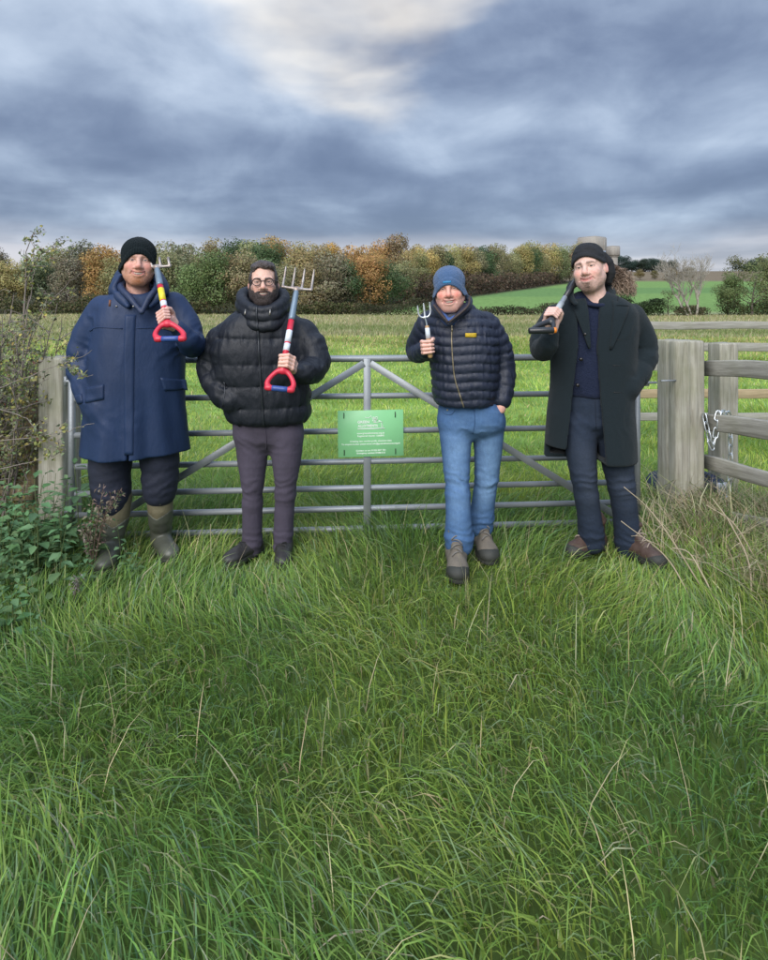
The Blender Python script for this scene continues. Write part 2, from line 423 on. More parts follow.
# ------------------------------------------------------------------ materials
MATS = {}
def material(name, base=(.5, .5, .5), rough=.6, metal=0.0, attr=False, objcol=False, var=0.0, vscale=8.0, vcol=None, bump=0.0, bscale=60.0, bstretch=(1, 1, 1), sheen=0.0, trans=0.0, spec=.5, coords='Object', sss=0.0, detail=5, wave=None, cells=None):
    if name in MATS: return MATS[name]
    m = bpy.data.materials.new(name); m.use_nodes = True; t = m.node_tree; t.nodes.clear()
    def n(ty, **kw):
        x = t.nodes.new(ty)
        for a, b in kw.items(): setattr(x, a, b)
        return x
    ln = t.links.new
    o = n('ShaderNodeOutputMaterial'); b = n('ShaderNodeBsdfPrincipled'); ln(b.outputs[0], o.inputs[0])
    b.inputs['Roughness'].default_value = rough; b.inputs['Metallic'].default_value = metal
    b.inputs['Specular IOR Level'].default_value = spec
    if sheen: b.inputs['Sheen Weight'].default_value = sheen; b.inputs['Sheen Roughness'].default_value = .5
    if sss:
        b.inputs['Subsurface Weight'].default_value = sss; b.inputs['Subsurface Radius'].default_value = (.9, .35, .2); b.inputs['Subsurface Scale'].default_value = .008
    tc_ = n('ShaderNodeTexCoord'); vec = tc_.outputs[coords]
    if attr:
        a = n('ShaderNodeVertexColor', layer_name='Col'); col = a.outputs[0]
    elif objcol:
        a = n('ShaderNodeObjectInfo'); col = a.outputs['Color']
    else:
        r = n('ShaderNodeRGB'); r.outputs[0].default_value = (*base, 1); col = r.outputs[0]
    if objcol and attr:
        oi = n('ShaderNodeObjectInfo'); mx = n('ShaderNodeMix', data_type='RGBA', blend_type='MULTIPLY'); mx.inputs[0].default_value = 1
        ln(col, mx.inputs[6]); ln(oi.outputs['Color'], mx.inputs[7]); col = mx.outputs[2]
    mp = n('ShaderNodeMapping'); ln(vec, mp.inputs[0]); mp.inputs['Scale'].default_value = bstretch
    if var:
        nz = n('ShaderNodeTexNoise'); nz.inputs['Scale'].default_value = vscale; nz.inputs['Detail'].default_value = detail; nz.inputs['Roughness'].default_value = .6
        ln(mp.outputs[0], nz.inputs['Vector'])
        mr = n('ShaderNodeMapRange'); mr.inputs[1].default_value = .28; mr.inputs[2].default_value = .72
        if vcol is None:
            mr.inputs[3].default_value = 1-var; mr.inputs[4].default_value = 1+var; ln(nz.outputs['Fac'], mr.inputs[0])
            mx = n('ShaderNodeVectorMath', operation='SCALE'); ln(col, mx.inputs[0]); ln(mr.outputs[0], mx.inputs['Scale']); col = mx.outputs[0]
        else:
            mr.inputs[3].default_value = 0; mr.inputs[4].default_value = var; ln(nz.outputs['Fac'], mr.inputs[0])
            mx = n('ShaderNodeMix', data_type='RGBA'); ln(mr.outputs[0], mx.inputs[0]); ln(col, mx.inputs[6]); mx.inputs[7].default_value = (*vcol, 1); col = mx.outputs[2]
    ln(col, b.inputs['Base Color'])
    if bump:
        bz = n('ShaderNodeTexNoise'); bz.inputs['Scale'].default_value = bscale; bz.inputs['Detail'].default_value = 6; bz.inputs['Roughness'].default_value = .6
        ln(mp.outputs[0], bz.inputs['Vector'])
        hgt = bz.outputs['Fac']
        if wave:
            wv = n('ShaderNodeTexWave', wave_type='BANDS', bands_direction=wave[0]); wv.inputs['Scale'].default_value = wave[1]; wv.inputs['Distortion'].default_value = wave[2]
            ln(vec, wv.inputs['Vector']); ad = n('ShaderNodeMath', operation='ADD'); ln(hgt, ad.inputs[0]); ln(wv.outputs['Fac'], ad.inputs[1]); hgt = ad.outputs[0]
        bp = n('ShaderNodeBump'); bp.inputs['Strength'].default_value = bump; bp.inputs['Distance'].default_value = .01
        ln(hgt, bp.inputs['Height']); ln(bp.outputs[0], b.inputs['Normal'])
    if trans:
        tr = n('ShaderNodeBsdfTranslucent'); ln(col, tr.inputs[0]); mxs = n('ShaderNodeMixShader'); mxs.inputs[0].default_value = trans
        ln(b.outputs[0], mxs.inputs[1]); ln(tr.outputs[0], mxs.inputs[2]); ln(mxs.outputs[0], o.inputs[0])
    MATS[name] = m; return m

# ================================================================== terrain
def gz(x, y):
    x = np.asarray(x, float); y = np.asarray(y, float)
    p = np.stack([x, y, np.zeros_like(x)], -1)
    z = .03*fbm(p, .8, 3)*(1-sstep(y, 20, 50)*.3)+.05*vnoise(p, .11, 5)*sstep(y, 7, 20)
    near = 1-.75*np.exp(-((y-3.5)/.45)**2)*(np.abs(x) < 1.9)
    z = z*near
    z = z+.11*np.exp(-((x-2.1)**2/.30+(y-4.0)**2/.35))+.05*np.exp(-((x+2.2)**2/.4+(y-3.6)**2/.5))+.05*np.exp(-((x-.08)**2/.10+(y-3.72)**2/.03))
    z = z+.0475*(np.clip(y, 58, 230)-58)+.085*(np.clip(y, 230, 355)-230)+.006*(np.clip(y, 355, 3000)-355)
    z = z+sstep(y, 62, 120)*.5*fbm(p, .02, 8)
    return z
def ground():
    ys = np.concatenate([np.arange(-6, 1, .5), np.arange(1, 7, .09), np.geomspace(7, 60, 70), np.geomspace(61.5, 3200, 75)])
    us = np.sinh(np.linspace(-3.3, 3.3, 121))/np.sinh(3.3)
    ext = np.maximum(9.0, np.abs(ys)*1.7+4)
    X = us[None, :]*ext[:, None]; Y = np.repeat(ys[:, None], 121, 1)
    Z = gz(X, Y); V = np.stack([X, Y, Z], -1).reshape(-1, 3)
    i = np.arange(len(ys)-1)[:, None]*121; j = np.arange(120)[None, :]
    Q = np.stack([i+j, i+j+1, i+122+j, i+121+j], -1).reshape(-1, 4)
    x, y = V[:, 0], V[:, 1]; p = V*np.array([1, 1, 0])
    soil = np.array([.075, .115, .030]); green = np.array([.20, .33, .075]); straw = np.array([.42, .39, .23]); hill = np.array([.15, .25, .075]); far = np.array([.17, .135, .09])
    c = np.tile(soil, (len(V), 1))
    def bl(c, t, k): return c*(1-k[:, None])+t*k[:, None]
    c = bl(c, green, sstep(y, 4.0, 8)*(.8+.2*vnoise(p, .3, 2)))
    c = bl(c, straw, sstep(y+5*fbm(p, .08, 4), 20, 44)*.85*(1-.45*sstep(fbm(p, .13, 6), 0, .5)))
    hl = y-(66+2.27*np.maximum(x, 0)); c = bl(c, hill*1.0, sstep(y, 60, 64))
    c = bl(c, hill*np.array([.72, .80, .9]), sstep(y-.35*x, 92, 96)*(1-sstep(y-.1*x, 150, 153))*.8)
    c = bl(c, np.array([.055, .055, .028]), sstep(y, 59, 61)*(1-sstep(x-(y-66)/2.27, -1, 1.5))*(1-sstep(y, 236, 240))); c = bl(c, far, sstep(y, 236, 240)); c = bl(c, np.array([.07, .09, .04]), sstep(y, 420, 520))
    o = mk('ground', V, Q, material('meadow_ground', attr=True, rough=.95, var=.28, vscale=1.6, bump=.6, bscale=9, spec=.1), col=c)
    tag(o, kind='structure')
ground()

# ================================================================== grass (stuff)
def palette(n, cols, wts, jit=.12, rng=RNG):
    k = rng.choice(len(cols), n, p=np.array(wts)/sum(wts)); c = np.array(cols)[k]
    return c*(1+rng.normal(0, jit, (n, 1)))*(1+rng.normal(0, .05, (n, 3)))
GREEN = [(.200, .325, .068), (.275, .395, .085), (.145, .250, .068), (.205, .305, .150), (.40, .42, .17), (.56, .49, .29)]
def blades(name, x, y, h, w, ang, lean, drop, col, segs=3, mat=None, kind='stuff', z0=None, parent=None, label=None, cat=None, dark=.55):
    n = len(x); z = gz(x, y)-.01 if z0 is None else z0
    t = {3: np.array([0, .38, .72, 1.0]), 2: np.array([0, .55, 1.0]), 1: np.array([0, 1.0])}[segs]
    wd = {3: np.array([1, .9, .6, 0]), 2: np.array([1, .75, 0]), 1: np.array([1, 0])}[segs]
    dx, dy = np.cos(ang), np.sin(ang)
    tw = ang+np.pi/2+RNG.normal(0, .7, n); wx, wy = np.cos(tw), np.sin(tw)
    V = np.zeros((n, 2*segs+1, 3)); Cc = np.zeros((n, 2*segs+1, 3)); q = 0
    for i, (ti, wi) in enumerate(zip(t, wd)):
        hx = lean*h*ti**1.7; hz = h*ti*(1-drop*ti**2.2)
        cx, cy, cz = x+dx*hx, y+dy*hx, z+hz
        sh = 1.0 if i else dark                              # base factor drops out below; blade foot is only slightly less green
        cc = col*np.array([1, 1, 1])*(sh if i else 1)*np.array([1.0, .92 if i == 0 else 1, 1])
        if i < segs:
            for s in (-1, 1):
                V[:, q] = np.stack([cx+s*wx*w*wi*.5, cy+s*wy*w*wi*.5, cz], -1); Cc[:, q] = cc; q += 1
        else:
            V[:, q] = np.stack([cx, cy, cz], -1); Cc[:, q] = cc; q += 1
    b = (np.arange(n)*(2*segs+1))[:, None]; T = []
    for i in range(segs-1):
        T += [b+np.array([[2*i, 2*i+1, 2*i+3]]), b+np.array([[2*i, 2*i+3, 2*i+2]])]
    T.append(b+np.array([[2*segs-2, 2*segs-1, 2*segs]]))
    o = mk(name, V.reshape(-1, 3), np.concatenate(T), mat or grassm, parent, None, Cc.reshape(-1, 3), smooth=False)
    if parent is None: tag(o, label, cat, None, kind)
    return o
grassm = material('grass_blades', attr=True, rough=.55, trans=.35, spec=.25)
def scatter(y0, y1, dens, margin=.72, pad=.5):
    """points with density dens(y) per square metre inside the widened view wedge"""
    ys = np.linspace(y0, y1, 400); wid = 2*(margin*ys+pad); dn = dens(ys)*wid; cum = np.concatenate([[0], np.cumsum((dn[1:]+dn[:-1])/2*np.diff(ys))])
    n = int(cum[-1]); y = np.interp(RNG.random(n)*cum[-1], cum, ys); x = (RNG.random(n)*2-1)*(margin*y+pad)
    return x, y
FEET = [P(115, 566, 3.42), P(165, 556, 3.52), P(248, 560, 3.5), P(285, 560, 3.5), P(455, 572, 3.36), P(480, 553, 3.6), P(585, 556, 3.52), P(636, 560, 3.5)]
def near_grass():
    x, y = scatter(1.0, 6.5, lambda d: np.interp(d, [1, 3, 4, 6.5], [4300, 3900, 2500, 1300]))
    p = np.stack([x, y, 0*x], -1); n = len(x)
    clump = fbm(p, 2.2, 21); big = fbm(p, .55, 22)
    h = .115+.075*np.clip(clump+.25, 0, 1)+.05*big; h *= np.clip(RNG.normal(1, .28, n), .35, 1.9)
    h *= 1-.42*sstep(y, 4.3, 5.4)
    h *= 1+.7*np.exp(-((x-.08)**2/.14+(y-3.70)**2/.05))+.45*sstep(y, 3.75, 4.1)*(1-sstep(y, 4.6, 5.2))
    for f in FEET:
        h *= 1-.72*np.exp(-((x-f[0])**2/.016+(y-f[1]+.10)**2/.045))
    h = np.clip(h, .03, .36)
    swirl = 2.6*np.pi*vnoise(p, .62, 31)+1.2*vnoise(p, 2.0, 32)
    ang = swirl+RNG.normal(0, .65, n); lean = np.clip(RNG.normal(.62, .28, n)+.35*clump, .05, 1.5); drop = np.clip(RNG.normal(.22, .16, n)+.22*lean, 0, .72)
    w = np.clip(RNG.normal(.0052, .0014, n), .0025, .010)
    col = palette(n, GREEN, [.36, .26, .18, .12, .05, .03], .16)
    tone = sstep(fbm(p, 1.1, 41), -.35, .45)[:, None]
    col *= (.84+.28*tone)*np.array([[1, 1, 1]])+(tone-.5)*np.array([[.22, 0, -.1]])
    far = sstep(y, 4.1, 4.8)[:, None]; col = col*(1+far*np.array([[.50, .34, .05]]))
    blades('meadow_grass', x, y, h, w, ang, lean, drop, np.clip(col, .01, .6), 3, label='long lush green grass around the gate', cat='grass')
near_grass()
def mid_grass():
    x, y = scatter(6.5, 24, lambda d: np.interp(d, [6.5, 10, 16, 24], [1150, 620, 250, 120]), .70, 1.0)
    p = np.stack([x, y, 0*x], -1); n = len(x); clump = fbm(p, 1.2, 23)
    h = (.075+.045*clump)*np.clip(RNG.normal(1, .3, n), .4, 2)*(1+.5*sstep(y, 12, 20)); w = np.interp(y, [6.5, 24], [.008, .026])*np.clip(RNG.normal(1, .25, n), .5, 1.6)
    ang = 2.5*np.pi*vnoise(p, .4, 33)+RNG.normal(0, .7, n); lean = np.clip(RNG.normal(.6, .3, n), 0, 1.4); drop = np.clip(RNG.normal(.25, .15, n), 0, .6)
    k = sstep(y+7*fbm(p, .12, 34), 11, 24)
    col = palette(n, GREEN, [.34, .36, .16, .06, .06, .02], .14); st = palette(n, [(.40, .37, .19), (.30, .31, .13), (.17, .24, .06)], [.4, .35, .25], .12)
    pick = (RNG.random(n) < k*.72)[:, None]; col = np.where(pick, st, col)
    tone = sstep(fbm(p, .5, 42), -.3, .4)[:, None]; col *= (1.02+.42*tone)*np.array([[1.22, 1.08, 1.0]])
    h = np.where(pick[:, 0], h*1.2, h)
    blades('meadow_grass', x, y, h, w, ang, lean, drop, np.clip(col, .01, .7), 2, label='green meadow grass beyond the gate', cat='grass')
    x, y = scatter(24, 59, lambda d: np.interp(d, [24, 40, 59], [70, 32, 20]), .68, 2)
    p = np.stack([x, y, 0*x], -1); n = len(x)
    h = .2*np.clip(RNG.normal(1, .3, n), .4, 2); w = np.interp(y, [24, 59], [.05, .12])*np.clip(RNG.normal(1, .25, n), .5, 1.6)
    col = palette(n, [(.42, .39, .22), (.34, .34, .16), (.20, .26, .08), (.50, .46, .29)], [.4, .25, .2, .15], .1)
    gr = sstep(fbm(p*np.array([.35, 1, 1]), .2, 47), .0, .45)[:, None]; col = col*(1-.6*gr)+np.array([[.15, .22, .06]])*.6*gr
    blades('meadow_grass', x, y, h, w, RNG.random(n)*6.28, RNG.random(n)*.6, np.full(n, .15), col, 1, label='pale straw coloured meadow grass towards the wood', cat='grass')
mid_grass()

# ================================================================== woods
leafm = material('tree_leaves', attr=True, objcol=True, rough=.7, trans=.25, spec=.2)
barkm = material('bark', (.10, .085, .07), .9, var=.4, vscale=6, bump=.5, bscale=14)
palebark = material('pale_bark', (.34, .31, .27), .9, var=.3, vscale=5)
def leaf_quads(P0, Nrm, size, rng):
    n = len(P0); a = rng.normal(size=(n, 3)); a -= (a*Nrm).sum(1)[:, None]*Nrm; a /= np.linalg.norm(a, axis=1)[:, None]+1e-9; b = np.cross(Nrm, a)
    s = size[:, None]; V = np.stack([P0-a*s*.5, P0+b*s*.33, P0+a*s*.5, P0-b*s*.33], 1)
    return V.reshape(-1, 3), np.arange(4*n).reshape(-1, 4)
def crown_data(seed, H=8.0, W=5.5, n=3400, leaf=.26, base=.08, cone=0.0, nl=15, gap=0.0):
    rng = np.random.default_rng(seed); lobes = []
    for _ in range(nl):
        t = rng.random()**.8; ang = rng.random()*6.283; zz = base+.14+(.80-base)*t
        env = math.sin(math.pi*min(1, .22+.70*t))**.7*(1-cone*t)
        r = W/2*env*rng.uniform(.25, .85); lobes.append((math.cos(ang)*r, math.sin(ang)*r, zz*H*rng.uniform(.92, 1.05), W*rng.uniform(.14, .27)*(1-.3*cone), rng.uniform(.74, 1.24)))
    lobes.append((0, 0, .60*H, W*.33*(1-.4*cone), 1.0)); lobes.append((0, 0, .36*H, W*.34, .9))
    wt = np.array([l[3]**2 for l in lobes]); k = rng.choice(len(lobes), n, p=wt/wt.sum()); Lb = np.array(lobes)[k]
    d = rng.normal(size=(n, 3)); d /= np.linalg.norm(d, axis=1)[:, None]
    # leaves gather in sprays on each bough
    spr = rng.normal(size=(len(lobes), 26, 3)); spr /= np.linalg.norm(spr, axis=2)[:, :, None]
    s = spr[k, rng.integers(0, 26, n)]; d = d*.55+s*.65; d /= np.linalg.norm(d, axis=1)[:, None]
    rr = Lb[:, 3]*(.62+.48*rng.random(n)**.6)
    p = Lb[:, :3]+d*rr[:, None]*np.array([1, 1, .82]); p += .12*rng.normal(size=(n, 3))
    p[:, 2] = np.maximum(p[:, 2], .15)
    nr = d+.32*rng.normal(size=(n, 3)); nr /= np.linalg.norm(nr, axis=1)[:, None]
    V, Q = leaf_quads(p, nr, leaf*rng.uniform(.55, 1.4, n), rng)
    c = Lb[:, 4:5]*rng.uniform(.84, 1.18, (n, 1))*(1+rng.normal(0, .06, (n, 3)))
    me = mesh_data('crown', V, Q, np.repeat(np.clip(c, .2, 2), 4, 0), False); me.materials.append(leafm)
    return me
def trunk_data(seed, H=8.0, mat=None, lean=.1):
    rng = np.random.default_rng(seed); m = MB(); top = np.array([rng.normal()*.3, rng.normal()*.3, H*.72])
    path = spline([(0, 0, -.3), (rng.normal()*lean, rng.normal()*lean, H*.3), top], 9); m.add(*sweep(path, np.linspace(.17, .04, 9), 7))
    for _ in range(9):
        t = rng.uniform(.25, .8); b = path[int(t*8)]; a = rng.random()*6.28; ln = H*rng.uniform(.16, .30)
        e = b+np.array([math.cos(a)*ln, math.sin(a)*ln, ln*rng.uniform(.5, 1.0)]); mid = (b+e)/2+np.array([0, 0, -.1*ln])
        m.add(*sweep(spline([b, mid, e], 6), np.linspace(.07, .015, 6), 5))
    return m.data('trunk', mat or barkm)
CROWNS = [crown_data(100+i, 8, [6.4, 7.2, 5.8, 6.8, 5.6, 6.2][i], [6200, 6800, 5600, 6400, 5200, 5800][i], [.27, .29, .26, .28, .25, .27][i], .03, nl=20) for i in range(6)]
SPARSE = [crown_data(120+i, 8, 4.6, 1300, .20, .14, nl=12) for i in range(2)]
CONES = [crown_data(130+i, 8, 3.4, 2200, .24, .04, .75, 14) for i in range(2)]
TRUNKS = [trunk_data(140+i) for i in range(4)]
def tree(px, d, H, color, kind='round', label='', group=None, wide=1.0, name='tree', k=[0]):
    x = (px-CX)/FPX*d; z = float(gz(x, d))-.05; k[0] += 1; i = k[0]
    r = empty(name, (x, d, z), label, 'tree', group)
    me = {'round': CROWNS, 'sparse': SPARSE, 'cone': CONES}[kind]; me = me[(i*7+i//3) % len(me)]
    s = H/8.0; rz = random.random()*6.28
    for nm, dt in (('trunk', TRUNKS[i % 4]), ('crown', me)):
        o = bpy.data.objects.new(nm, dt); C.objects.link(o); o.parent = r; o.scale = (s*wide, s*wide, s); o.rotation_euler = (0, 0, rz)
        if nm == 'crown': o.color = (*[c*random.uniform(.9, 1.1) for c in color], 1)
    return r
COLS = {'gold': ((.40, .32, .13), 'golden leaved tree at the edge of the wood'),
        'grey': ((.21, .215, .135), 'grey green thinning tree in the wood'),
        'orange': ((.42, .27, .10), 'orange autumn tree in the wood behind the meadow'),
        'green': ((.15, .205, .085), 'dark green rounded tree at the meadow edge'),
        'olive': ((.27, .26, .125), 'olive green tree in the wood behind the meadow'),
        'deep': ((.085, .135, .06), 'deep green bushy tree standing among the autumn trees'),
        'brown': ((.24, .185, .10), 'brown leaved tree in the wood behind the meadow')}
def wood():
    rowA = [(-45, 'gold', 62), (-18, 'grey', 63), (12, 'gold', 64), (40, 'grey', 66), (66, 'grey', 64), (97, 'orange', 65), (118, 'olive', 63), (142, 'grey', 64), (168, 'olive', 63), (192, 'green', 61), (214, 'green', 60),
            (240, 'olive', 61), (262, 'green', 64), (284, 'olive', 62), (308, 'olive', 61), (332, 'grey', 62), (350, 'deep', 63), (370, 'orange', 64), (384, 'deep', 66)]
    for px, c, d in rowA:
        col, lab = COLS[c]; tree(px, d, random.uniform(4.9, 6.9)*(1.08 if c in ('orange', 'grey') else .96), col, 'round', lab, 'trees along the edge of the wood', random.uniform(.9, 1.12))
    rowB = [(-30, 'grey'), (0, 'olive'), (28, 'gold'), (54, 'olive'), (80, 'grey'), (106, 'orange'), (130, 'brown'), (155, 'olive'), (178, 'grey'), (204, 'olive'), (228, 'brown'), (246, 'deep'), (268, 'deep'), (290, 'olive'), (306, 'gold'), (322, 'olive'), (340, 'brown'), (358, 'orange'), (376, 'orange'), (392, 'brown'), (404, 'olive')]
    for px, c in rowB:
        col, lab = COLS[c]; lab = lab.split(' tree')[0]+' tree rising behind the front trees of the wood'; tree(px, random.uniform(74, 84), random.uniform(5.6, 8.2), col, 'round', lab, 'trees along the edge of the wood', random.uniform(.85, 1.1))
    rowC = [(-10, 'grey'), (150, 'olive'), (185, 'grey'), (215, 'olive'), (236, 'deep'), (256, 'olive'), (276, 'gold'), (296, 'olive'), (316, 'olive'), (330, 'orange'), (346, 'brown'), (362, 'gold'), (382, 'orange'), (398, 'brown'), (412, 'gold')]
    for px, c in rowC:
        col, lab = COLS[c]; lab = lab.split(' tree')[0]+' tree showing its top at the back of the wood'; tree(px, random.uniform(96, 110), random.uniform(7.2, 10.0), col, 'round', lab, 'trees along the edge of the wood', random.uniform(.85, 1.05))
    # the wood's edge climbing the hill
    hc = ['gold', 'olive', 'gold', 'brown', 'deep', 'olive', 'gold', 'olive', 'deep', 'olive', 'brown', 'olive', 'gold', 'deep', 'olive', 'gold', 'olive', 'brown']
    for i, c in enumerate(hc):
        t = i/(len(hc)-1); px = 408+t*162; d = 84+150*t**1.25
        col, lab = COLS[c]; lab = lab.replace('at the edge of the wood', 'in the wood above the green hill field').replace('in the wood behind the meadow', 'in the wood above the green hill field').replace('standing among the autumn trees', 'in the wood above the green hill field')
        top = 250+3*math.sin(i*1.9)-2*(i < 3); base = 300-(float(gz((px-CX)/FPX*d, d))-1.52)/d*600
        tree(px, d, (base-top)*d/600, col, 'round' if i % 5 else 'sparse', lab, 'trees above the green hill field', random.uniform(.8, 1.0))
    for i in range(11):
        t = i/10; px = 418+t*160; d = 100+150*t**1.2; c = hc[(i*5+2) % len(hc)]; col, lab = COLS[c]
        lab = lab.split(' tree')[0]+' tree deeper in the wood above the hill field'
        top = 246+4*math.sin(i*2.3); base = 300-(float(gz((px-CX)/FPX*d, d))-1.52)/d*600
        tree(px, d, (base-top)*d/600, col, 'round', lab, 'trees deeper in the wood', random.uniform(.8, 1.0))
wood()
for i, px in enumerate((609, 617, 624, 631, 637, 644, 650, 657, 663, 672, 760, 771, 752)):
    tree(px, 350+7*math.sin(i*2), random.uniform(6.6, 9), (.045, .075, .055), 'round', 'dark conifer on the far skyline beyond the brown field', 'conifers on the far skyline', 1.3, 'conifer_tree')
for px, d, H in ((640, 250, 4.5), (655, 255, 3.6), (672, 246, 5), (690, 250, 5.5)):
    tree(px, d, H, (.19, .15, .07), 'round', 'small rusty shrub tree in the far brown field', 'shrub trees in the far field', 1.4, 'shrub_tree')
# right hand trees by the meadow edge
for px, d, H, col, kd, lab, w in ((728, 58, 4.2, (.13, .165, .075), 'round', 'loose dark green tree beside the bare tree', 1.0), (752, 57, 5.4, (.17, .195, .085), 'sparse', 'tall thin green tree with open crown beyond the meadow', 1.2),
        (772, 60, 5.6, (.19, .20, .08), 'round', 'yellow green tree at the end of the meadow', 1.0), (735, 70, 6.3, (.14, .12, .06), 'sparse', 'brown green tree rising behind the loose green tree', 1.1), (800, 62, 5.5, (.12, .14, .05), 'round', 'mid green tree past the end of the meadow', 1.0), (668, 57, 2.6, (.12, .115, .06), 'sparse', 'low brownish shrub below the bare tree', 1.3)):
    tree(px, d, H, col, kd, lab, None, w)
# bare tree
def bare_tree():
    rng = np.random.default_rng(77); d = 56; x = (693-CX)/FPX*d; z = float(gz(x, d)); r = empty('bare_tree', (x, d, z), 'bare pale grey leafless tree in front of the hill field', 'tree')
    tm, bm = MB(), MB()
    def grow(m, p, dr, ln, rad, lv):
        pts = [p]; q = p.copy(); dd = dr.copy()
        for _ in range(4):
            dd = nrm(dd+rng.normal(size=3)*.12+np.array([0, 0, .07])); q = q+dd*ln/4; pts.append(q.copy())
        m.add(*sweep(pts, np.linspace(rad, rad*.6, 5), 6 if lv < 2 else 3, caps=lv < 1))
        if lv >= 5: return
        for c in range(4 if lv < 2 else int(rng.integers(2, 5))):
            a = rng.normal(size=3); a -= dd*np.dot(a, dd); a = nrm(a); sp = rng.uniform(.35, .75)
            k = rng.integers(2, 5); grow(bm, pts[k], nrm(dd*math.cos(sp)+a*math.sin(sp)+np.array([0, 0, .12])), ln*rng.uniform(.6, .8), max(rad*.55, .011), lv+1)
    for a in (-.42, -.08, .30):
        grow(tm, np.array([a*.8, 0, -.1]), nrm([a, rng.normal()*.1, 1]), 2.5, .12, 0)
    tm.build('trunk', palebark, r); bm.build('branches', palebark, r)
bare_tree()
# hedges and brush
def foliage_mass(name, line, h, wid, n, leaf, cols, wts, label, cat, seed, kind=None, group=None, dens=None):
    rng = np.random.default_rng(seed); ln = np.asarray(line, float); seg = np.linalg.norm(np.diff(ln, axis=0), axis=1); cum = np.concatenate([[0], np.cumsum(seg)])
    s = rng.random(n)*cum[-1] if dens is None else np.interp(rng.random(n), dens[0], dens[1])*cum[-1]
    x = np.interp(s, cum, ln[:, 0]); y = np.interp(s, cum, ln[:, 1])
    hh = h*(.72+.38*vnoise(np.stack([s, 0*s, 0*s], -1), .55, seed)+.16*vnoise(np.stack([s, 0*s, 0*s], -1), 2.1, seed+1))
    x = x+rng.normal(0, wid*.35, n); y = y+rng.normal(0, wid*.5, n); z = gz(x, y)+hh*rng.random(n)**.75
    nr = rng.normal(size=(n, 3)); nr /= np.linalg.norm(nr, axis=1)[:, None]
    o0 = np.array([ln[:, 0].mean(), ln[:, 1].mean(), float(gz(ln[:, 0].mean(), ln[:, 1].mean()))])
    V, Q = leaf_quads(np.stack([x, y, z], -1), nr, leaf*rng.uniform(.5, 1.4, n), rng)
    tone = .75+.5*vnoise(np.stack([s, 0*s, z], -1), .8, seed+5)[:, None]
    c = palette(n, cols, wts, .18, rng)*np.clip(tone, .5, 1.4)
    o = mk(name, V, Q, leafm, None, o0, np.repeat(np.clip(c, .01, .8), 4, 0), False); o.color = (1, 1, 1, 1)
    return tag(o, label, cat, group, kind)
HG = [(.055, .075, .03), (.09, .085, .045), (.11, .095, .06)]
foliage_mass('hedge', [(-2.5, 58.2), (8, 57.6), (18.5, 58.4)], 1.55, .9, 9000, .16, HG, [.45, .3, .25], 'long low dark hedge along the far edge of the meadow', 'hedge', 51)
foliage_mass('bush', [(22.2, 56.5), (24.2, 56), (26.2, 56.4)], 2.75, .8, 4200, .16, [(.045, .075, .03), (.06, .09, .035)], [.6, .4], 'dark green rounded bush standing at the meadow edge', 'bush', 52)
foliage_mass('bush', [(27.4, 56.2), (30.5, 56.8)], 1.3, .7, 2200, .15, HG+[(.2, .17, .1)], [.3, .3, .2, .2], 'low scrubby bush at the foot of the bare tree', 'bush', 53)
foliage_mass('bush', [(32, 57), (41, 58.5)], 1.9, .8, 4200, .17, [(.06, .085, .035), (.11, .12, .05)], [.5, .5], 'wide green bush running on from the bare tree', 'bush', 54)
foliage_mass('undergrowth', [(-46, 60.5), (-20, 59.5), (-2, 60.5)], 2.1, 1.0, 15000, .22, [(.08, .10, .04), (.15, .12, .07), (.12, .13, .055)], [.4, .3, .3], 'tangled undergrowth below the wood edge', 'undergrowth', 55, 'stuff')
foliage_mass('conifer_belt', [(128, 352), (150, 350), (172, 352)], 6.0, 3.0, 5000, .8, [(.040, .062, .048), (.05, .075, .05)], [.5, .5], 'dark belt of conifers along the far skyline', 'conifers', 57, 'stuff')
foliage_mass('conifer_belt', [(205, 352), (240, 352)], 6.0, 3.0, 4000, .8, [(.040, .062, .048), (.05, .075, .05)], [.5, .5], 'dark conifer belt beyond the far right trees', 'conifers', 58, 'stuff')
foliage_mass('undergrowth', [(1.5, 76), (8, 88), (18, 112), (36, 155), (66, 228)], 4.6, 2.2, 16000, .42, [(.13, .085, .06), (.16, .12, .08), (.08, .075, .05)], [.5, .3, .2], 'bare brown undergrowth below the hill wood', 'undergrowth', 56, 'stuff')

# concrete towers on the skyline
conc = material('weathered_concrete', (.36, .34, .31), .9, var=.55, vscale=.22, vcol=(.20, .17, .14), bump=.3, bscale=1.2)
def tower(px, d, w, ztop, headh, stem, label, rot):
    x = (px-CX)/FPX*d; z = float(gz(x, d))-1; t = empty('concrete_tower', (x, d, z), label, 'tower'); R = rotz(rot)
    H = ztop-z
    def part(nm, c, s, bev=.15, parent=t):
        V, F = boxm(c, s, R, bev); return mk(nm, V, F, conc, parent, smooth=False)
    part('shaft', (0, 0, (H-headh)/2), (stem, stem, H-headh+.2)); h = part('head', (0, 0, H-headh/2), (w, w, headh), .25)
    part('roof_rim', (0, 0, H+.16), (w*.93, w*.93, .34), .1, h); part('corbel', (0, 0, H-headh-.35), (w*.86, w*.86, .75), .3)
    for i in (-1, 1):
        part('rib', np.array(R)@np.array([i*w*.24, -w/2-.1, 0])+np.array([0, 0, H-headh/2]), (.35, .24, headh*.86), .05, h)
        part('rib', np.array(R)@np.array([-w/2-.1, i*w*.24, 0])+np.array([0, 0, H-headh/2]), (.24, .35, headh*.86), .05, h)
tower(592, 300, 10.2, 32.6, 9.5, 7.6, 'broad concrete water tower head on the far skyline', math.radians(38))
tower(612.5, 310, 5.4, 29.0, 4.6, 3.7, 'slim concrete tower with a wider cap beside the broad one', math.radians(25))

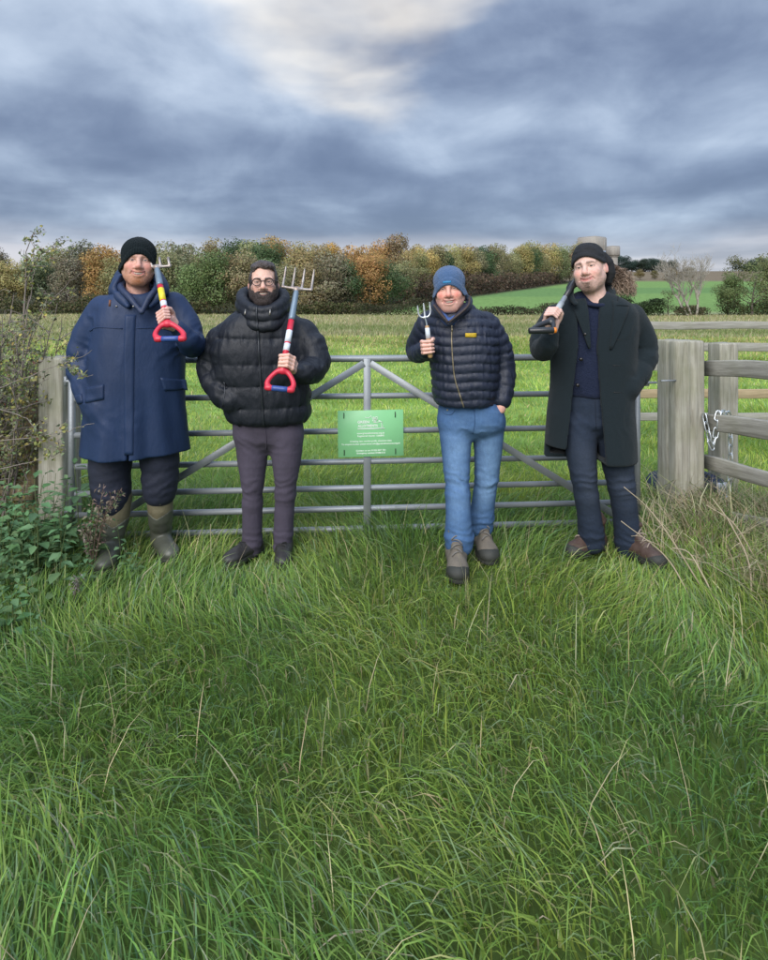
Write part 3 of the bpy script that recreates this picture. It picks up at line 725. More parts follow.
# ================================================================== gate
galv = material('galvanised_steel', (.30, .325, .35), .52, .45, var=.5, vscale=9, vcol=(.20, .21, .215), bump=.15, bscale=120)
GL = np.array([-1.919, 3.69, 0]); GR = np.array([1.661, 3.94, 0]); GD = nrm(GR-GL); GLEN = float(np.linalg.norm(GR-GL)); GN = np.array([GD[1], -GD[0], 0])   # GN points to the camera
def G(s, z, off=0.0): return GL+GD*s+GN*off+np.array([0, 0, z])
def gs(px): 
    """distance along the gate seen at px"""
    k = (px-CX)/FPX; return float((k*GL[1]-GL[0])/(GD[0]-k*GD[1]))
RZ = [1.148, .910, .688, .494, .326, .195, .068]
gate = empty('field_gate', GL, 'galvanised seven bar field gate between two wooden posts', 'gate'); gate.rotation_euler = (0, 0, 0)
for i, z in enumerate(RZ):
    V, F = sweep([G(.02, z), G(GLEN-.02, z)], .0215 if i == 0 else .0185, 12); mk('rail', V, F, galv, gate, GL)
for s in (0.0, GLEN): V, F = sweep([G(s, .03), G(s, 1.165)], .021, 12); mk('stile', V, F, galv, gate, GL)
Rg = np.stack([GD, -GN, np.array([0, 0, 1.])], 1)
sc = gs(367); V, F = boxm(G(sc, .58, .024), (.046, .008, 1.14), Rg, .001); mk('upright', V, F, galv, gate, GL, smooth=False)
for e in (.10, GLEN-.10):
    a = G(sc+(.02 if e > sc else -.02), 1.12, .014 if e < sc else .013); b = G(e, .085, .014 if e < sc else .013); u = nrm(b-a); R_ = np.stack([u, np.cross(u, GN)*-1, GN], 1); R_[:, 1] = np.cross(R_[:, 2], R_[:, 0])
    V, F = boxm((a+b)/2+GN*.012, (np.linalg.norm(b-a), .044, .007), R_, .001); mk('brace', V, F, galv, gate, GL, smooth=False)
for z in (1.02, .22):
    V, F = sweep([G(-.0, z), G(-.045, z)], .011, 8); h = mk('hinge', V, F, galv, gate, GL)
    V, F = sweep([G(-.038, z-.03), G(-.038, z+.03)], .010, 8); mk('hinge_pin', V, F, galv, h, GL)
V, F = boxm(G(GLEN+.03, .98, .0), (.10, .03, .05), Rg, .006); la = mk('latch', V, F, galv, gate, GL, smooth=False)
V, F = sweep([G(GLEN-.06, .98, .025), G(GLEN+.12, .98, .025)], .008, 8); mk('latch_bar', V, F, galv, la, GL)

# sign
def text_mesh(txt, size, bold=False, shear=0.0, space=1.0):
    cu = bpy.data.curves.new('txt', 'FONT'); cu.body = txt; cu.size = size; cu.align_x = 'CENTER'; cu.extrude = .0006; cu.shear = shear; cu.space_character = space; cu.offset = .0006 if bold else .0002
    cu.resolution_u = 3
    o = bpy.data.objects.new('txt', cu); C.objects.link(o); dg = bpy.context.evaluated_depsgraph_get(); me = bpy.data.meshes.new_from_object(o.evaluated_get(dg))
    bpy.data.objects.remove(o); bpy.data.curves.remove(cu); return me
def sign():
    s0 = gs(370.5); c = G(s0, .6795, .036); r = empty('sign_board', c-np.array([0, 0, .1465]), 'green notice board with white lettering cable tied to the gate', 'sign')
    org = np.array(r.location); W, H = .414, .293
    grn = material('green_sign_face', (.25, .60, .29), .38, var=.05, vscale=5); wh = material('white_print', (.85, .88, .85), .5); tie = material('black_cable_tie', (.02, .025, .02), .5)
    R2 = Rg@eul(0, math.radians(-.6), 0)
    V, F = boxm(c, (W, .004, H), R2, .0012); bd = mk('board', V, F, grn, r, org, smooth=False)
    def loc(x, z, off=.0026): return c+R2@np.array([x, -off, z])
    MRot = R2@np.array([[1, 0, 0], [0, 0, -1], [0, 1, 0]]).astype(float)
    def txt(s, x, z, size, bold=False, name='lettering', space=1.0, fit=None):
        me = text_mesh(s, size, bold, 0, space); n = len(me.vertices); co = np.zeros(n*3, np.float32); me.vertices.foreach_get('co', co); co = co.reshape(-1, 3)
        if fit: co[:, 0] *= fit/(co[:, 0].max()-co[:, 0].min())
        P_ = co.astype(float)@MRot.T+loc(x, z)-org; me.vertices.foreach_set('co', P_.astype(np.float32).ravel()); me.update()
        me.materials.clear(); me.materials.append(wh); o = bpy.data.objects.new(name, me); C.objects.link(o); o.parent = bd
    u = W/718.0                                     # one unit of the enlarged crop
    def zc(py): return (300-py)*u
    txt('GREEN', -58*u-.012, zc(186), .022, True, fit=.074); txt('ALLOTMENTS', -30*u-.001, zc(228), .021, True, fit=.125)
    txt('www.greenallotments.org.uk', 0, zc(305), .0145, fit=.174); txt('Registered charity: 1200845', 0, zc(334), .0135, fit=.168)
    txt('Creating new, not-for-profit, allotment sites', 0, zc(390), .0135, fit=.262); txt('To enquire further please email info@greenallotments.org.uk', 0, zc(421), .0125, fit=.370)
    txt('Contact us on: 01223 837 731', 0, zc(493), .0135, fit=.186); txt('Emergency contact: 07388 510', 0, zc(521), .0135, fit=.178)
    m = MB()
    def bar(a, b, w=.0035):
        a = loc(*a); b = loc(*b); uu = nrm(b-a); n_ = R2@np.array([0, -1., 0]); v = np.cross(n_, uu); m.add(*boxm((a+b)/2, (np.linalg.norm(b-a), w, .0012), np.stack([uu, v, n_], 1)))
    def pl(pts, w=.0035):
        for a, b in zip(pts[:-1], pts[1:]): bar(a, b, w)
    def cp(x, y): return ((x-383)*u, zc(y))
    bar(cp(240, 248), cp(537, 248), .006)                                   # rule
    pl([cp(322, 122), cp(345, 130), cp(368, 128), cp(392, 106)])             # sprig
    for cx_, cy_, rr in ((418, 136, 14), (436, 152, 12), (448, 132, 13), (430, 166, 10)):
        pl([cp(cx_+rr*math.cos(a), cy_+rr*math.sin(a)) for a in np.linspace(0, 6.283, 9)], .003)
    pl([cp(405, 150), cp(412, 178), cp(455, 182), cp(492, 168)]); pl([cp(470, 160), cp(515, 186)], .004)
    pl([cp(508+9*math.cos(a), 225+9*math.sin(a)) for a in np.linspace(0, 6.283, 9)], .003); pl([cp(500, 190), cp(508, 216)], .003)
    pl([cp(395, 122), cp(462, 160)], .003)
    m.build('emblem', wh, bd, org, False)
    for x in (-.168, .155):
        for z in (.116, -.117):
            V, F = sweep([loc(x, z-.017, .003), loc(x, z-.012, .0075), loc(x, z+.012, .0075), loc(x, z+.017, .003)], .0026, 6); mk('cable_tie', V, F, tie, r, org)
sign()

# ================================================================== timber
def wood_mat(name, a, b, green=(.20, .21, .12), gw=.5, axis='Z'):
    if name in MATS: return MATS[name]
    m = bpy.data.materials.new(name); m.use_nodes = True; t = m.node_tree; n = t.nodes; l = t.links.new; bs = n['Principled BSDF']; bs.inputs['Roughness'].default_value = .9; bs.inputs['Specular IOR Level'].default_value = .2
    tcn = n.new('ShaderNodeTexCoord'); mp = n.new('ShaderNodeMapping'); l(tcn.outputs['Object'], mp.inputs[0])
    st = {'Z': (1, 1, .07), 'X': (.07, 1, 1)}[axis]; mp.inputs['Scale'].default_value = st
    n1 = n.new('ShaderNodeTexNoise'); n1.inputs['Scale'].default_value = 46; n1.inputs['Detail'].default_value = 7; n1.inputs['Roughness'].default_value = .65; n1.inputs['Distortion'].default_value = .8; l(mp.outputs[0], n1.inputs['Vector'])
    n2 = n.new('ShaderNodeTexNoise'); n2.inputs['Scale'].default_value = 4.5; n2.inputs['Detail'].default_value = 5; l(tcn.outputs['Object'], n2.inputs['Vector'])
    r1 = n.new('ShaderNodeValToRGB'); l(n1.outputs['Fac'], r1.inputs[0]); r1.color_ramp.elements[0].position = .32; r1.color_ramp.elements[0].color = (*b, 1); r1.color_ramp.elements[1].position = .62; r1.color_ramp.elements[1].color = (*a, 1)
    mr = n.new('ShaderNodeMapRange'); mr.inputs[1].default_value = .45; mr.inputs[2].default_value = .7; mr.inputs[4].default_value = gw; l(n2.outputs['Fac'], mr.inputs[0])
    mx = n.new('ShaderNodeMix'); mx.data_type = 'RGBA'; l(mr.outputs[0], mx.inputs[0]); l(r1.outputs[0], mx.inputs[6]); mx.inputs[7].default_value = (*green, 1); l(mx.outputs[2], bs.inputs['Base Color'])
    bp = n.new('ShaderNodeBump'); bp.inputs['Strength'].default_value = .55; bp.inputs['Distance'].default_value = .006; l(n1.outputs['Fac'], bp.inputs['Height']); l(bp.outputs[0], bs.inputs['Normal'])
    MATS[name] = m; return m
greyw = wood_mat('grey_weathered_timber', (.40, .385, .33), (.215, .20, .165)); tanw = wood_mat('tan_timber', (.40, .31, .19), (.23, .17, .10), (.17, .15, .09), .6)
railw = wood_mat('grey_rail_timber', (.36, .35, .315), (.20, .19, .165), (.24, .24, .18), .5, 'X'); tanr = wood_mat('tan_rail_timber', (.42, .33, .21), (.26, .20, .12), (.2, .19, .1), .4, 'X')
def timber(hx, hy, L, cracks, seed, axis='z'):
    """sawn post with rounded arrises, drying cracks and an uneven top; returns V,Q around the origin, base at z=0"""
    rng = np.random.default_rng(seed); nu = 15; per = []
    for side in range(4):
        for i in range(nu):
            t = i/nu*2-1; a, b = [(t, -1), (1, t), (-t, 1), (-1, -t)][side]; per.append((a, b))
    per = np.array(per); nrmz = np.maximum(np.abs(per[:, 0]), np.abs(per[:, 1])); rr = np.sqrt((per**2).sum(1)); k = np.where(rr > 1.30, 1.30/rr+(1-1.30/rr)*.35, 1)
    per = per*k[:, None]; zs = np.concatenate([[0], np.linspace(.02, L-.012, 34), [L]]); n = len(per); V = []
    for z in zs:
        q = per*np.array([hx, hy]); inw = np.zeros(n)
        for (pos, wd, dp, z0, z1) in cracks:
            u = (np.arange(n)/nu-pos-.012*math.sin(z*7+pos*3)-.008*math.sin(z*23)); u = (u+2) % 4-2
            inw += dp*np.exp(-(u/wd)**2)*float(sstep(z, z0, z0+.08)*(1-sstep(z, z1-.15, z1+.001) if z1 < L else 1))
        wob = .0022*vnoise(np.stack([per[:, 0]*2, per[:, 1]*2, np.full(n, z*3.)], -1), 1.5, seed)
        f = 1-(inw-wob)/np.linalg.norm(q, axis=1)
        if z >= L: f = f*.955
        p = q*f[:, None]; V.append(np.stack([p[:, 0], p[:, 1], np.full(n, z)+(.006*vnoise(np.stack([p[:, 0], p[:, 1], 0*p[:, 0]], -1), 22, seed) if z > L-.03 else 0)], -1))
    V = np.concatenate(V); m = len(zs); i = np.arange(m-1)[:, None]*n; j = np.arange(n)[None, :]; kk = (j+1) % n
    Q = np.stack([i+j, i+kk, i+n+kk, i+n+j], -1).reshape(-1, 4)
    V = np.concatenate([V, [[0, 0, L+.002]]]); c = len(V)-1; jj = np.arange(n); T = np.stack([np.full(n, c), (m-1)*n+jj, (m-1)*n+(jj+1) % n], 1)
    return V, [Q, T]
def post(name, x, y, hx, hy, top, rot, cracks, seed, mat, label, cat='post', group=None):
    z = float(gz(x, y))-.25; V, F = timber(hx, hy, top-z, cracks, seed); V = V@rotz(rot).T
    o = mk(name, V, F, mat, None, None); o.location = (x, y, z); return tag(o, label, cat, group)
pp = P(52.5, 358, 3.72)
post('gate_post', pp[0], pp[1]+.09, .089, .089, pp[2], math.radians(-14), [(.35, .05, .012, .3, 9), (3.4, .05, .01, .2, .9), (.75, .03, .006, .5, 9)], 3, greyw, 'square timber gate post beside the raincoated man')
pp = P(687, 341, 4.05)
post('gate_post', pp[0], pp[1]+.09, .112, .105, pp[2], math.radians(12), [(.52, .035, .016, .15, 9), (.28, .025, .008, .4, 9), (.78, .03, .012, .2, 1.1), (3.6, .04, .01, .2, 9)], 5, greyw, 'thick cracked grey gate post with the dark bag behind it')
pp = P(29, 402, 3.95)
post('fence_post', pp[0], pp[1], .07, .06, pp[2], math.radians(6), [(.4, .05, .01, .2, 9)], 7, tanw, 'tan brown fence post half buried in the hawthorn')
pp = P(723, 343, 4.36)
post('fence_post', pp[0], pp[1], .072, .07, pp[2], math.radians(8), [(.6, .04, .01, .3, 9)], 9, greyw, 'slimmer fence post behind the chained rails')
def rail(a, b, h, th, mat, parent, org, seed, nm='rail'):
    a = np.asarray(a, float); b = np.asarray(b, float); u = nrm(b-a); side = nrm(np.cross([0, 0, 1], u)); up = np.cross(u, side); n = 14; rng = np.random.default_rng(seed); V = []
    sec = np.array([(-1, -.86), (-.8, -1), (.8, -1), (1, -.86), (1, .86), (.8, 1), (-.8, 1), (-1, .86)], float)*.5
    for i in range(n):
        t = i/(n-1); c = a+(b-a)*t+up*.004*math.sin(i*1.3+seed)+side*.003*math.sin(i*.9+seed*2)
        for q in sec: V.append(np.array([np.linalg.norm(b-a)*(t-.5), q[0]*th, q[1]*h*(1+.03*math.sin(i*.7+seed))+.004*math.sin(i*1.3+seed)]))
    V = np.array(V); m = len(sec); i = np.arange(n-1)[:, None]*m; j = np.arange(m)[None, :]; k = (j+1) % m; Q = np.stack([i+j, i+m+j, i+m+k, i+k], -1).reshape(-1, 4)
    V = np.concatenate([V, [V[:m].mean(0), V[-m:].mean(0)]]); jj = np.arange(m); T = np.concatenate([np.stack([np.full(m, n*m), jj, (jj+1) % m], 1), np.stack([np.full(m, n*m+1), (n-1)*m+(jj+1) % m, (n-1)*m+jj], 1)])
    o = mk(nm, V, [Q, T], mat, parent); o.matrix_local = Matrix.Translation(Vector((a+b)/2-org)) @ Matrix(np.stack([u, side, up], 1).tolist()).to_4x4()
    return o
# chained fence running towards the camera on the right
rf = empty('rail_fence', (2.22, 4.0, 0), 'grey timber rail fence with the galvanised chain over it', 'fence'); ro = np.array(rf.location)
A0 = np.array([2.205, 4.12]); B0 = np.array([2.32, 3.63]); D0 = (B0-A0)
for i, (za, zb) in enumerate(((1.055, 1.097), (.683, .737), (.41, .437), (.055, .147))):
    e = 3.2; rail((A0[0], A0[1], za), (A0[0]+D0[0]*e, A0[1]+D0[1]*e, za+(zb-za)*e), (.108, .112, .092, .10)[i], .036, railw, rf, ro, 11+i)
V, F = timber(.06, .06, 1.4, [(.5, .05, .01, .2, 9)], 21); V = V+np.array([A0[0]+D0[0]*3.1+.08, A0[1]+D0[1]*3.1, -.2]); mk('post', V, F, greyw, rf, ro)
# pen fence beyond
bf = empty('rail_fence', (2.6, 6.2, 0), 'long five rail timber fence standing out in the meadow', 'fence'); bo = np.array(bf.location)
for i, (y0, y1) in enumerate(((325.5, 325), (347.5, 346.5), (366, 366), (393.5, 393.5), (416.5, 417.5))):
    a = P(598, y0, 6.25); b = P(890, y1, 6.1); rail(a, b, (.078, .088, .088, .092, .082)[i], .035, tanr if i == 3 else railw, bf, bo, 31+i)
for px in (604, 800, 885):
    q = P(px, 300, 6.24); V, F = timber(.055, .05, 1.55, [(.5, .05, .01, .2, 9)], px); V = V@rotz(.1).T+np.array([q[0], q[1]+.03, -.2]); mk('post', V, F, greyw, bf, bo)
# left fence stub
lf = empty('rail_fence', (-2.6, 3.9, 0), 'tan timber rails running into the hawthorn bush', 'fence'); lo = np.array(lf.location)
for i, yy in enumerate((444, 493, 535)):
    rail(P(-120, yy-3+i*4, 3.86), P(34, yy, 3.88), .098, .036, tanr, lf, lo, 41+i)
V, F = timber(.06, .06, 1.5, [(.5, .05, .01, .2, 9)], 61); q = P(-112, 300, 3.93); mk('post', V+np.array([q[0], q[1], -.2]), F, tanw, lf, lo)
# bolt in the right post
q = P(664, 381, 4.0); V, F = sweep([q+np.array([-.02, 0, 0]), q+np.array([.10, .03, 0])], .006, 8); b = mk('post_bolt', V, F, galv, None, q); tag(b, 'small steel bolt sticking out of the cracked gate post', 'bolt')

# chain
def chain():
    zinc = material('bright_zinc', (.62, .66, .70), .32, .85, var=.2, vscale=20)
    pts = [P(704, 414, 4.02), P(707, 428, 4.0), P(712, 447, 3.98), P(716, 432, 4.0), P(718, 415, 4.0), P(723, 412.5, 4.06), P(729, 415, 4.14), P(730.5, 440, 4.12), P(730, 470, 4.1), P(728, 495, 4.08), P(724, 514, 4.06)]
    path = spline(pts, 300); s = np.concatenate([[0], np.cumsum(np.linalg.norm(np.diff(path, axis=0), axis=1))]); r = empty('chain', pts[0], 'galvanised steel chain draped over the fence rail', 'chain'); L_ = .075; step = .058; n = int(s[-1]/step)
    th = np.linspace(0, 2*np.pi, 20, endpoint=False); hl, hw = L_/2-.016, .0155
    ring = np.array([[np.clip(math.cos(t)*3, -1, 1)*hl*(abs(math.cos(t)) > 0)+math.cos(t)*.014, math.sin(t)*hw, 0] for t in th]); ring = np.concatenate([ring, ring[:1]])
    V, (Q, T) = sweep(ring, .0043, 6, caps=False); me = mesh_data('link', V, Q); me.materials.append(zinc)
    for i in range(n):
        c = np.array([np.interp((i+.5)*step, s, path[:, k]) for k in range(3)]); t = np.array([np.interp(min((i+.8)*step, s[-1]), s, path[:, k])-np.interp((i+.2)*step, s, path[:, k]) for k in range(3)])
        t = nrm(t); h = np.array([0, 1, 0.]) if abs(t[1]) < .9 else np.array([1., 0, 0]); h = nrm(h-t*np.dot(h, t)); v = np.cross(t, h); a = math.radians(20 if i % 2 else 108)
        y = math.cos(a)*v+math.sin(a)*h; z = np.cross(t, y); o = bpy.data.objects.new('link', me); C.objects.link(o); o.parent = r
        o.matrix_local = Matrix.Translation(Vector(c-pts[0])) @ Matrix(np.stack([t, y, z], 1).tolist()).to_4x4()
chain()

# bag behind the right post
def bag():
    c = P(684, 484, 4.34); f = SDF(c-.36, c+.36, .009); f.box(c+np.array([0, 0, -.02]), (.235, .11, .10), .07); f.box(c+np.array([.19, -.07, -.03]), (.07, .06, .085), .03, k=.02); f.ell(c+np.array([-.19, -.02, .0]), (.085, .10, .085), k=.04)
    f.disp(lambda p: .010*fbm(p, 14, 3)); V, Q = f.mesh(); base = np.array([c[0], c[1], c[2]-.12]); r = empty('bag', base, 'navy fabric bag with pale pocket dumped behind the cracked post', 'bag')
    mk('body', V, Q, material('navy_bag_fabric', (.022, .034, .075), .7, var=.3, vscale=12, bump=.3, bscale=60), r, base)
    g = SDF(c+np.array([.1, -.3, -.16]), c+np.array([.36, .05, .16]), .007); g.box(c+np.array([.205, -.11, -.02]), (.045, .035, .07), .02); g.disp(lambda p: .006*fbm(p, 20, 5)); V, Q = g.mesh(); mk('pocket', V, Q, material('pale_bag_fabric', (.5, .52, .58), .7, var=.3, vscale=14), r, base)
    V, F = sweep(spline([c+np.array([-.2, -.08, .05]), c+np.array([-.1, -.13, .12]), c+np.array([.08, -.12, .11]), c+np.array([.15, -.08, .06])], 16), .011, 6); mk('strap', V, F, MATS['navy_bag_fabric'], r, base)
bag()

# ================================================================== people: shared builders
skinm = material('skin', attr=True, rough=.5, sss=.10, var=.13, vscale=55, bump=.12, bscale=220, spec=.4)
eyem = material('eye', attr=True, rough=.12)
def knit_mat(n, c, fleck, sc=90, sh=.06): return material(n, c, .95, var=.75, vscale=sc, vcol=fleck, bump=.7, bscale=sc*1.3, sheen=sh, spec=.08)
def rows(d0, rr):
    out = []
    for r in rr:
        py, x0, x1, b = r[:4]; dy = r[4] if len(r) > 4 else 0.0
        A = P(x0, py, d0); B = P(x1, py, d0); out.append((A[2], (A[0]+B[0])/2, (B[0]-A[0])/2, d0+dy, b))
    return out

MOUTH_X = np.linspace(-.027, .027, 9)
def head(o):
    """head sculpted in its own frame (faces -y, eye level z=0); returns fields and the transform"""
    f = SDF((-.125, -.155, -.235), (.125, .15, .155), .0027)
    w = o.get('wide', 1.0); jw = o.get('jaw', 1.0)
    f.ell((0, .014, .037), (.076*w, .098, o.get('crown', .082))); f.ell((0, -.026, -.022), (.067*w, .064, .088), k=.035)
    for s in (-1, 1): f.cap((s*.054*w*jw, .0, -.05), (s*.02*jw, -.062, -.1), .021, .019, k=.03)
    f.ell((0, -.068, -.1), (.028*jw, .022, .019), k=.026)
    f.ell((0, -.062, -.066), (.040, .040, .036), k=.03)
    for s in (-1, 1): f.ell((s*.040*w, -.036, -.060), (.026, .034, .034), k=.03)
    base = f.copy()
    for s in (-1, 1):
        f.ell((s*.043*w, -.066, -.030), (.025, .022, .022), k=.022)                       # cheeks raised by the smile
        f.cap((s*.012, -.089, .021), (s*.046*w, -.073, .021), .0105, .008, k=.014)           # brow ridge
        f.ell((s*.032, -.097, .002), (.019, .013, .0105), k=.012, op='s')                   # socket
        f.ell((s*.032, -.0745, .002), (.0165, .0145, .0135), k=.005)                          # lids
        f.ell((s*.032, -.090, .002), (.0145, .012, o.get('eye', .0036)), k=.0015, op='s')
        f.cap((s*.022, -.094, -.045), (s*.036, -.085, -.066), .0045, .003, k=.008, op='s')   # smile fold
    f.cap((0, -.088, .012), (0, -.111, -.028), .0085, .012, k=.012); f.ell((0, -.112, -.031), (.0140, .0125, .0120), k=.008)
    for s in (-1, 1):
        f.ell((s*.0135, -.101, -.036), (.0095, .011, .0085), k=.006); f.ell((s*.0065, -.108, -.044), (.003, .004, .0025), k=.003, op='s')
    sm = o.get('smile', 1.0); my = -.1025+14*MOUTH_X**2; mz = -.0655+11*sm*MOUTH_X**2
    mp = np.stack([MOUTH_X, my, mz], 1)
    f.tube(mp+np.array([0, .001, .006]), np.linspace(.005, .005, 9)*np.array([.5, .8, 1, 1, 1, 1, 1, .8, .5]), k=.006)
    f.tube(mp*np.array([.9, 1, 1])+np.array([0, .001, -.0115]), .0062*np.array([.5, .8, 1, 1, 1, 1, 1, .8, .5]), k=.007)
    op = o.get('open', 1.0)
    f.tube(mp+np.array([0, -.003, 0]), .0052*op*np.array([.35, .75, .95, 1, 1, 1, .95, .75, .35]), k=.002, op='s')
    f.tube(mp*np.array([.85, 1, 1])+np.array([0, -.002, -.0042]), .0046*op*np.array([.35, .75, .95, 1, 1, 1, .95, .75, .35]), k=.002, op='s')
    f.tube(mp*np.array([.86, 1, 1])+np.array([0, .0060, .0016]), .0044*np.array([.5, .9, 1, 1, 1, 1, 1, .9, .5]))
    if o.get('ears', True):
        for s in (-1, 1):
            R = eul(math.radians(-8), math.radians(s*-12), math.radians(s*-22))
            f.ell((s*.081*w, .012, -.006), (.0085, .019, .031), k=.006, R=R); f.ell((s*.090*w, .007, -.002), (.006, .010, .017), k=.006, op='s', R=R)
    f.cap((0, .022, -.085), (0, .040, -.235), .057, .064, k=.035)
    ag = o.get('age', .5)
    f.disp(lambda p: .0008*fbm(p, 60, 2)-ag*.0012*(np.sin(p[:, 2]*520+8*p[:, 0])**6)*(p[:, 2] > .032)*(p[:, 2] < .075)*(p[:, 1] < -.04)-ag*.0016*(np.sin((np.arctan2(p[:, 2]-.002, np.abs(p[:, 0])-.036))*9)**4)*np.exp(-(((np.abs(p[:, 0])-.056)/.010)**2+((p[:, 2]-.0)/.014)**2))*(p[:, 1] < -.03), .01)
    R = eul(0, 0, o['yaw'])@eul(o['pitch'], 0, 0)@eul(0, o['roll'], 0); sc = np.asarray(o['scale'], float); pos = np.asarray(o['pos'], float)
    T = lambda v: pos+(np.asarray(v, float)*sc)@R.T
    V, Q = f.mesh()
    c = np.tile(np.array(o['skin']), (len(V), 1)); x, y, z = V.T; ax = np.abs(x)
    def bl(k, t): 
        nonlocal c
        k = np.clip(k, 0, 1)[:, None]; c = c*(1-k)+np.array(t)*k
    red = np.array(o['skin'])*np.array([1.02, .60, .58])
    fr = (y < -.03)
    bl(fr*o.get('flush', .6)*np.exp(-((ax-.044)**2/.018**2+(z+.030)**2/.020**2)), red)
    bl(fr*o.get('flush', .6)*np.exp(-(x**2/.015**2+(z+.033)**2/.014**2))*.9, red); bl(o.get('flush', .6)*sstep(ax, .079*w, .088*w)*(z < .03)*(z > -.045), red*np.array([1, .9, .9]))
    st = o.get('stubble')
    if st:
        nz = .75+.35*vnoise(V, 260, 4)
        jawm = sstep(-z, .052, .068)*sstep(-y, -.01, .03)*(1-sstep(-z, .118, .135)); side = sstep(ax, .047, .058)*sstep(-z, .0, .03)*sstep(-y, -.02, .0)*(1-sstep(-z, .10, .125))
        must = np.exp(-((z+.0535)**2/.0050**2))*(1-sstep(ax, .024, .034))*(y < -.06)
        k = np.clip(np.maximum(jawm*(1-.9*np.exp(-((ax-.05)**2/.02**2+(z+.03)**2/.02**2))), side*st.get('side', .6)), 0, 1)
        chin = np.exp(-(x**2/.026**2+(z+.098)**2/.022**2))*(y < -.04)
        bl(nz*(k*st['w']+must*st.get('m', .6)+chin*st.get('c', .4)), st['col'])
    # lips, teeth, brows, lash line
    dm = np.sqrt(np.min([(x-m[0])**2+(y-m[1])**2+(z-m[2])**2*1.0 for m in mp], axis=0))
    bl((1-sstep(dm, .0075, .0115))*(y < -.07), o.get('lips', (.40, .15, .13)))
    deep = np.min([np.sqrt((x-m[0])**2+(y-m[1]-.006)**2+(z-m[2]+.0055)**2) for m in spline(mp*np.array([.9, 1, 1]), 40)], axis=0); bl((deep < .0045)*1.0, (.10, .03, .03))
    ins = np.min([np.sqrt((x-m[0])**2+(y-m[1]-.0060)**2+(z-m[2]-.0016)**2) for m in spline(mp*np.array([.86, 1, 1]), 40)], axis=0)
    bl((ins < .0052)*1.0, (.60, .54, .46))
    br = o.get('brow', (.15, .09, .05)); zb = .0215-6*(ax-.028)**2
    bl(o.get('browk', .8)*np.exp(-((z-zb)/.0050)**2)*sstep(ax, .009, .014)*(1-sstep(ax, .044, .052))*(y < -.05)*(.8+.3*vnoise(V, 300, 7)), br)
    ed = np.sqrt(((ax-.032)/.0152)**2+((z-.003)/.0058)**2); bl((y < -.06)*np.exp(-((ed-1)/.16)**2)*.75, (.10, .055, .045))
    return dict(f=f, base=base, V=V, Q=Q, col=np.clip(c, .01, .95), T=T, R=R, pos=pos, sc=sc, mp=mp)
def eyes(h, root, org, iris=(.12, .16, .20)):
    for s in (-1, 1):
        f = SDF((s*.032-.016, -.092, -.014), (s*.032+.016, -.058, .018), .0016); f.ell((s*.032, -.0745, .002), .0128); V, Q = f.mesh(); r = np.sqrt((V[:, 0]-s*.032)**2+(V[:, 2]-.002)**2); fr = V[:, 1] < -.0745
        c = np.tile(np.array([.50, .46, .43]), (len(V), 1)); c[(r < .0070) & fr] = iris; c[(r < .0034) & fr] = (.01, .01, .01)
        mk('eye', h['T'](V), Q, eyem, root, org, c)
def derived(h, off, cut, extra=None, disp=None, src='base', k=.006):
    """a layer over the head: skull offset outward, trimmed by cut(X,Y,Z)<0"""
    f = h[src].copy(); f.F = f.F-off
    if extra: extra(f)
    if disp: f.disp(disp)
    f.fn(cut, 'i', k); return f
def place(h, f, name, mat, root, org, col=None):
    V, Q = f.mesh(); return mk(name, h['T'](V), Q, mat, root, org, col(V) if col else None)

def grip_hand(O, A, W, Vd, rs=.016, scale=1.0, skin=(.55, .33, .27)):
    """a closed fist round a shaft through O along A (thumb side +A); W points to the wrist, Vd to the back of the hand"""
    A = nrm(A); W = np.asarray(W, float); W = nrm(W-A*np.dot(W, A)); Vn = np.asarray(Vd, float); Vn = Vn-A*np.dot(Vn, A); Vn = nrm(Vn-W*np.dot(Vn, W))
    f = SDF((-.062, -.062, -.066), (.175, .075, .075), .0024); q = rs+.0085
    for a, r, l in ((.0315, .0092, 1.0), (.0105, .0098, 1.06), (-.0105, .0093, 1.0), (-.0300, .0080, .86)):
        mcp = np.array([.030, q+.011, a]); pip = np.array([-.013*l, q+.0105, a*1.02]); dip = np.array([-q-.003, -.004, a*.98]); tip = np.array([-q*.50, -q*.92, a*.94])
        f.tube(np.array([mcp, pip]), [r*1.12, r*1.08], k=.004); f.tube(np.array([pip, dip]), [r*1.05, r*.95], k=.003); f.tube(np.array([dip, tip]), [r*.95, r*.82], k=.003)
        f.cap((.092, .006, a*.62), mcp, .0125, .0105, k=.008); f.ell(mcp+np.array([0, .002, 0]), .0112, k=.004)
    f.ell((.058, .006, .0), (.044, .017, .036), k=.012)
    f.ell((.060, -.010, .016), (.030, .017, .021), k=.012)
    f.tube(np.array([(.072, -.010, .022), (.036, -.024, .040), (.004, -q-.004, .0415), (-.018, -q+.004, .038)]), [.0135, .0125, .0108, .0088], k=.006)
    f.tube(np.array([(.085, .0, .0), (.105, -.001, -.001), (.135, -.002, -.002)]), [.027, .0265, .027], k=.02)
    V, Q = f.mesh()
    c = np.tile(np.array(skin), (len(V), 1)); u, v, a = V.T
    kn = np.zeros(len(V))
    for ai in (.0315, .0105, -.0105, -.03):
        kn = np.maximum(kn, np.exp(-(((u-.03)/.010)**2+((a-ai)/.007)**2)))
        kn = np.maximum(kn, np.exp(-(((u+.014)/.009)**2+((a-ai)/.007)**2)))
    kn *= (v > .008); c = c*(1-.45*kn[:, None])+np.array(skin)*np.array([1.03, .72, .70])*.45*kn[:, None]
    M_ = np.stack([W, Vn, A], 1); Vw = np.asarray(O)+scale*(V@M_.T)
    return Vw, Q, c, np.asarray(O)+scale*(np.array([.112, -.001, 0])@M_.T)
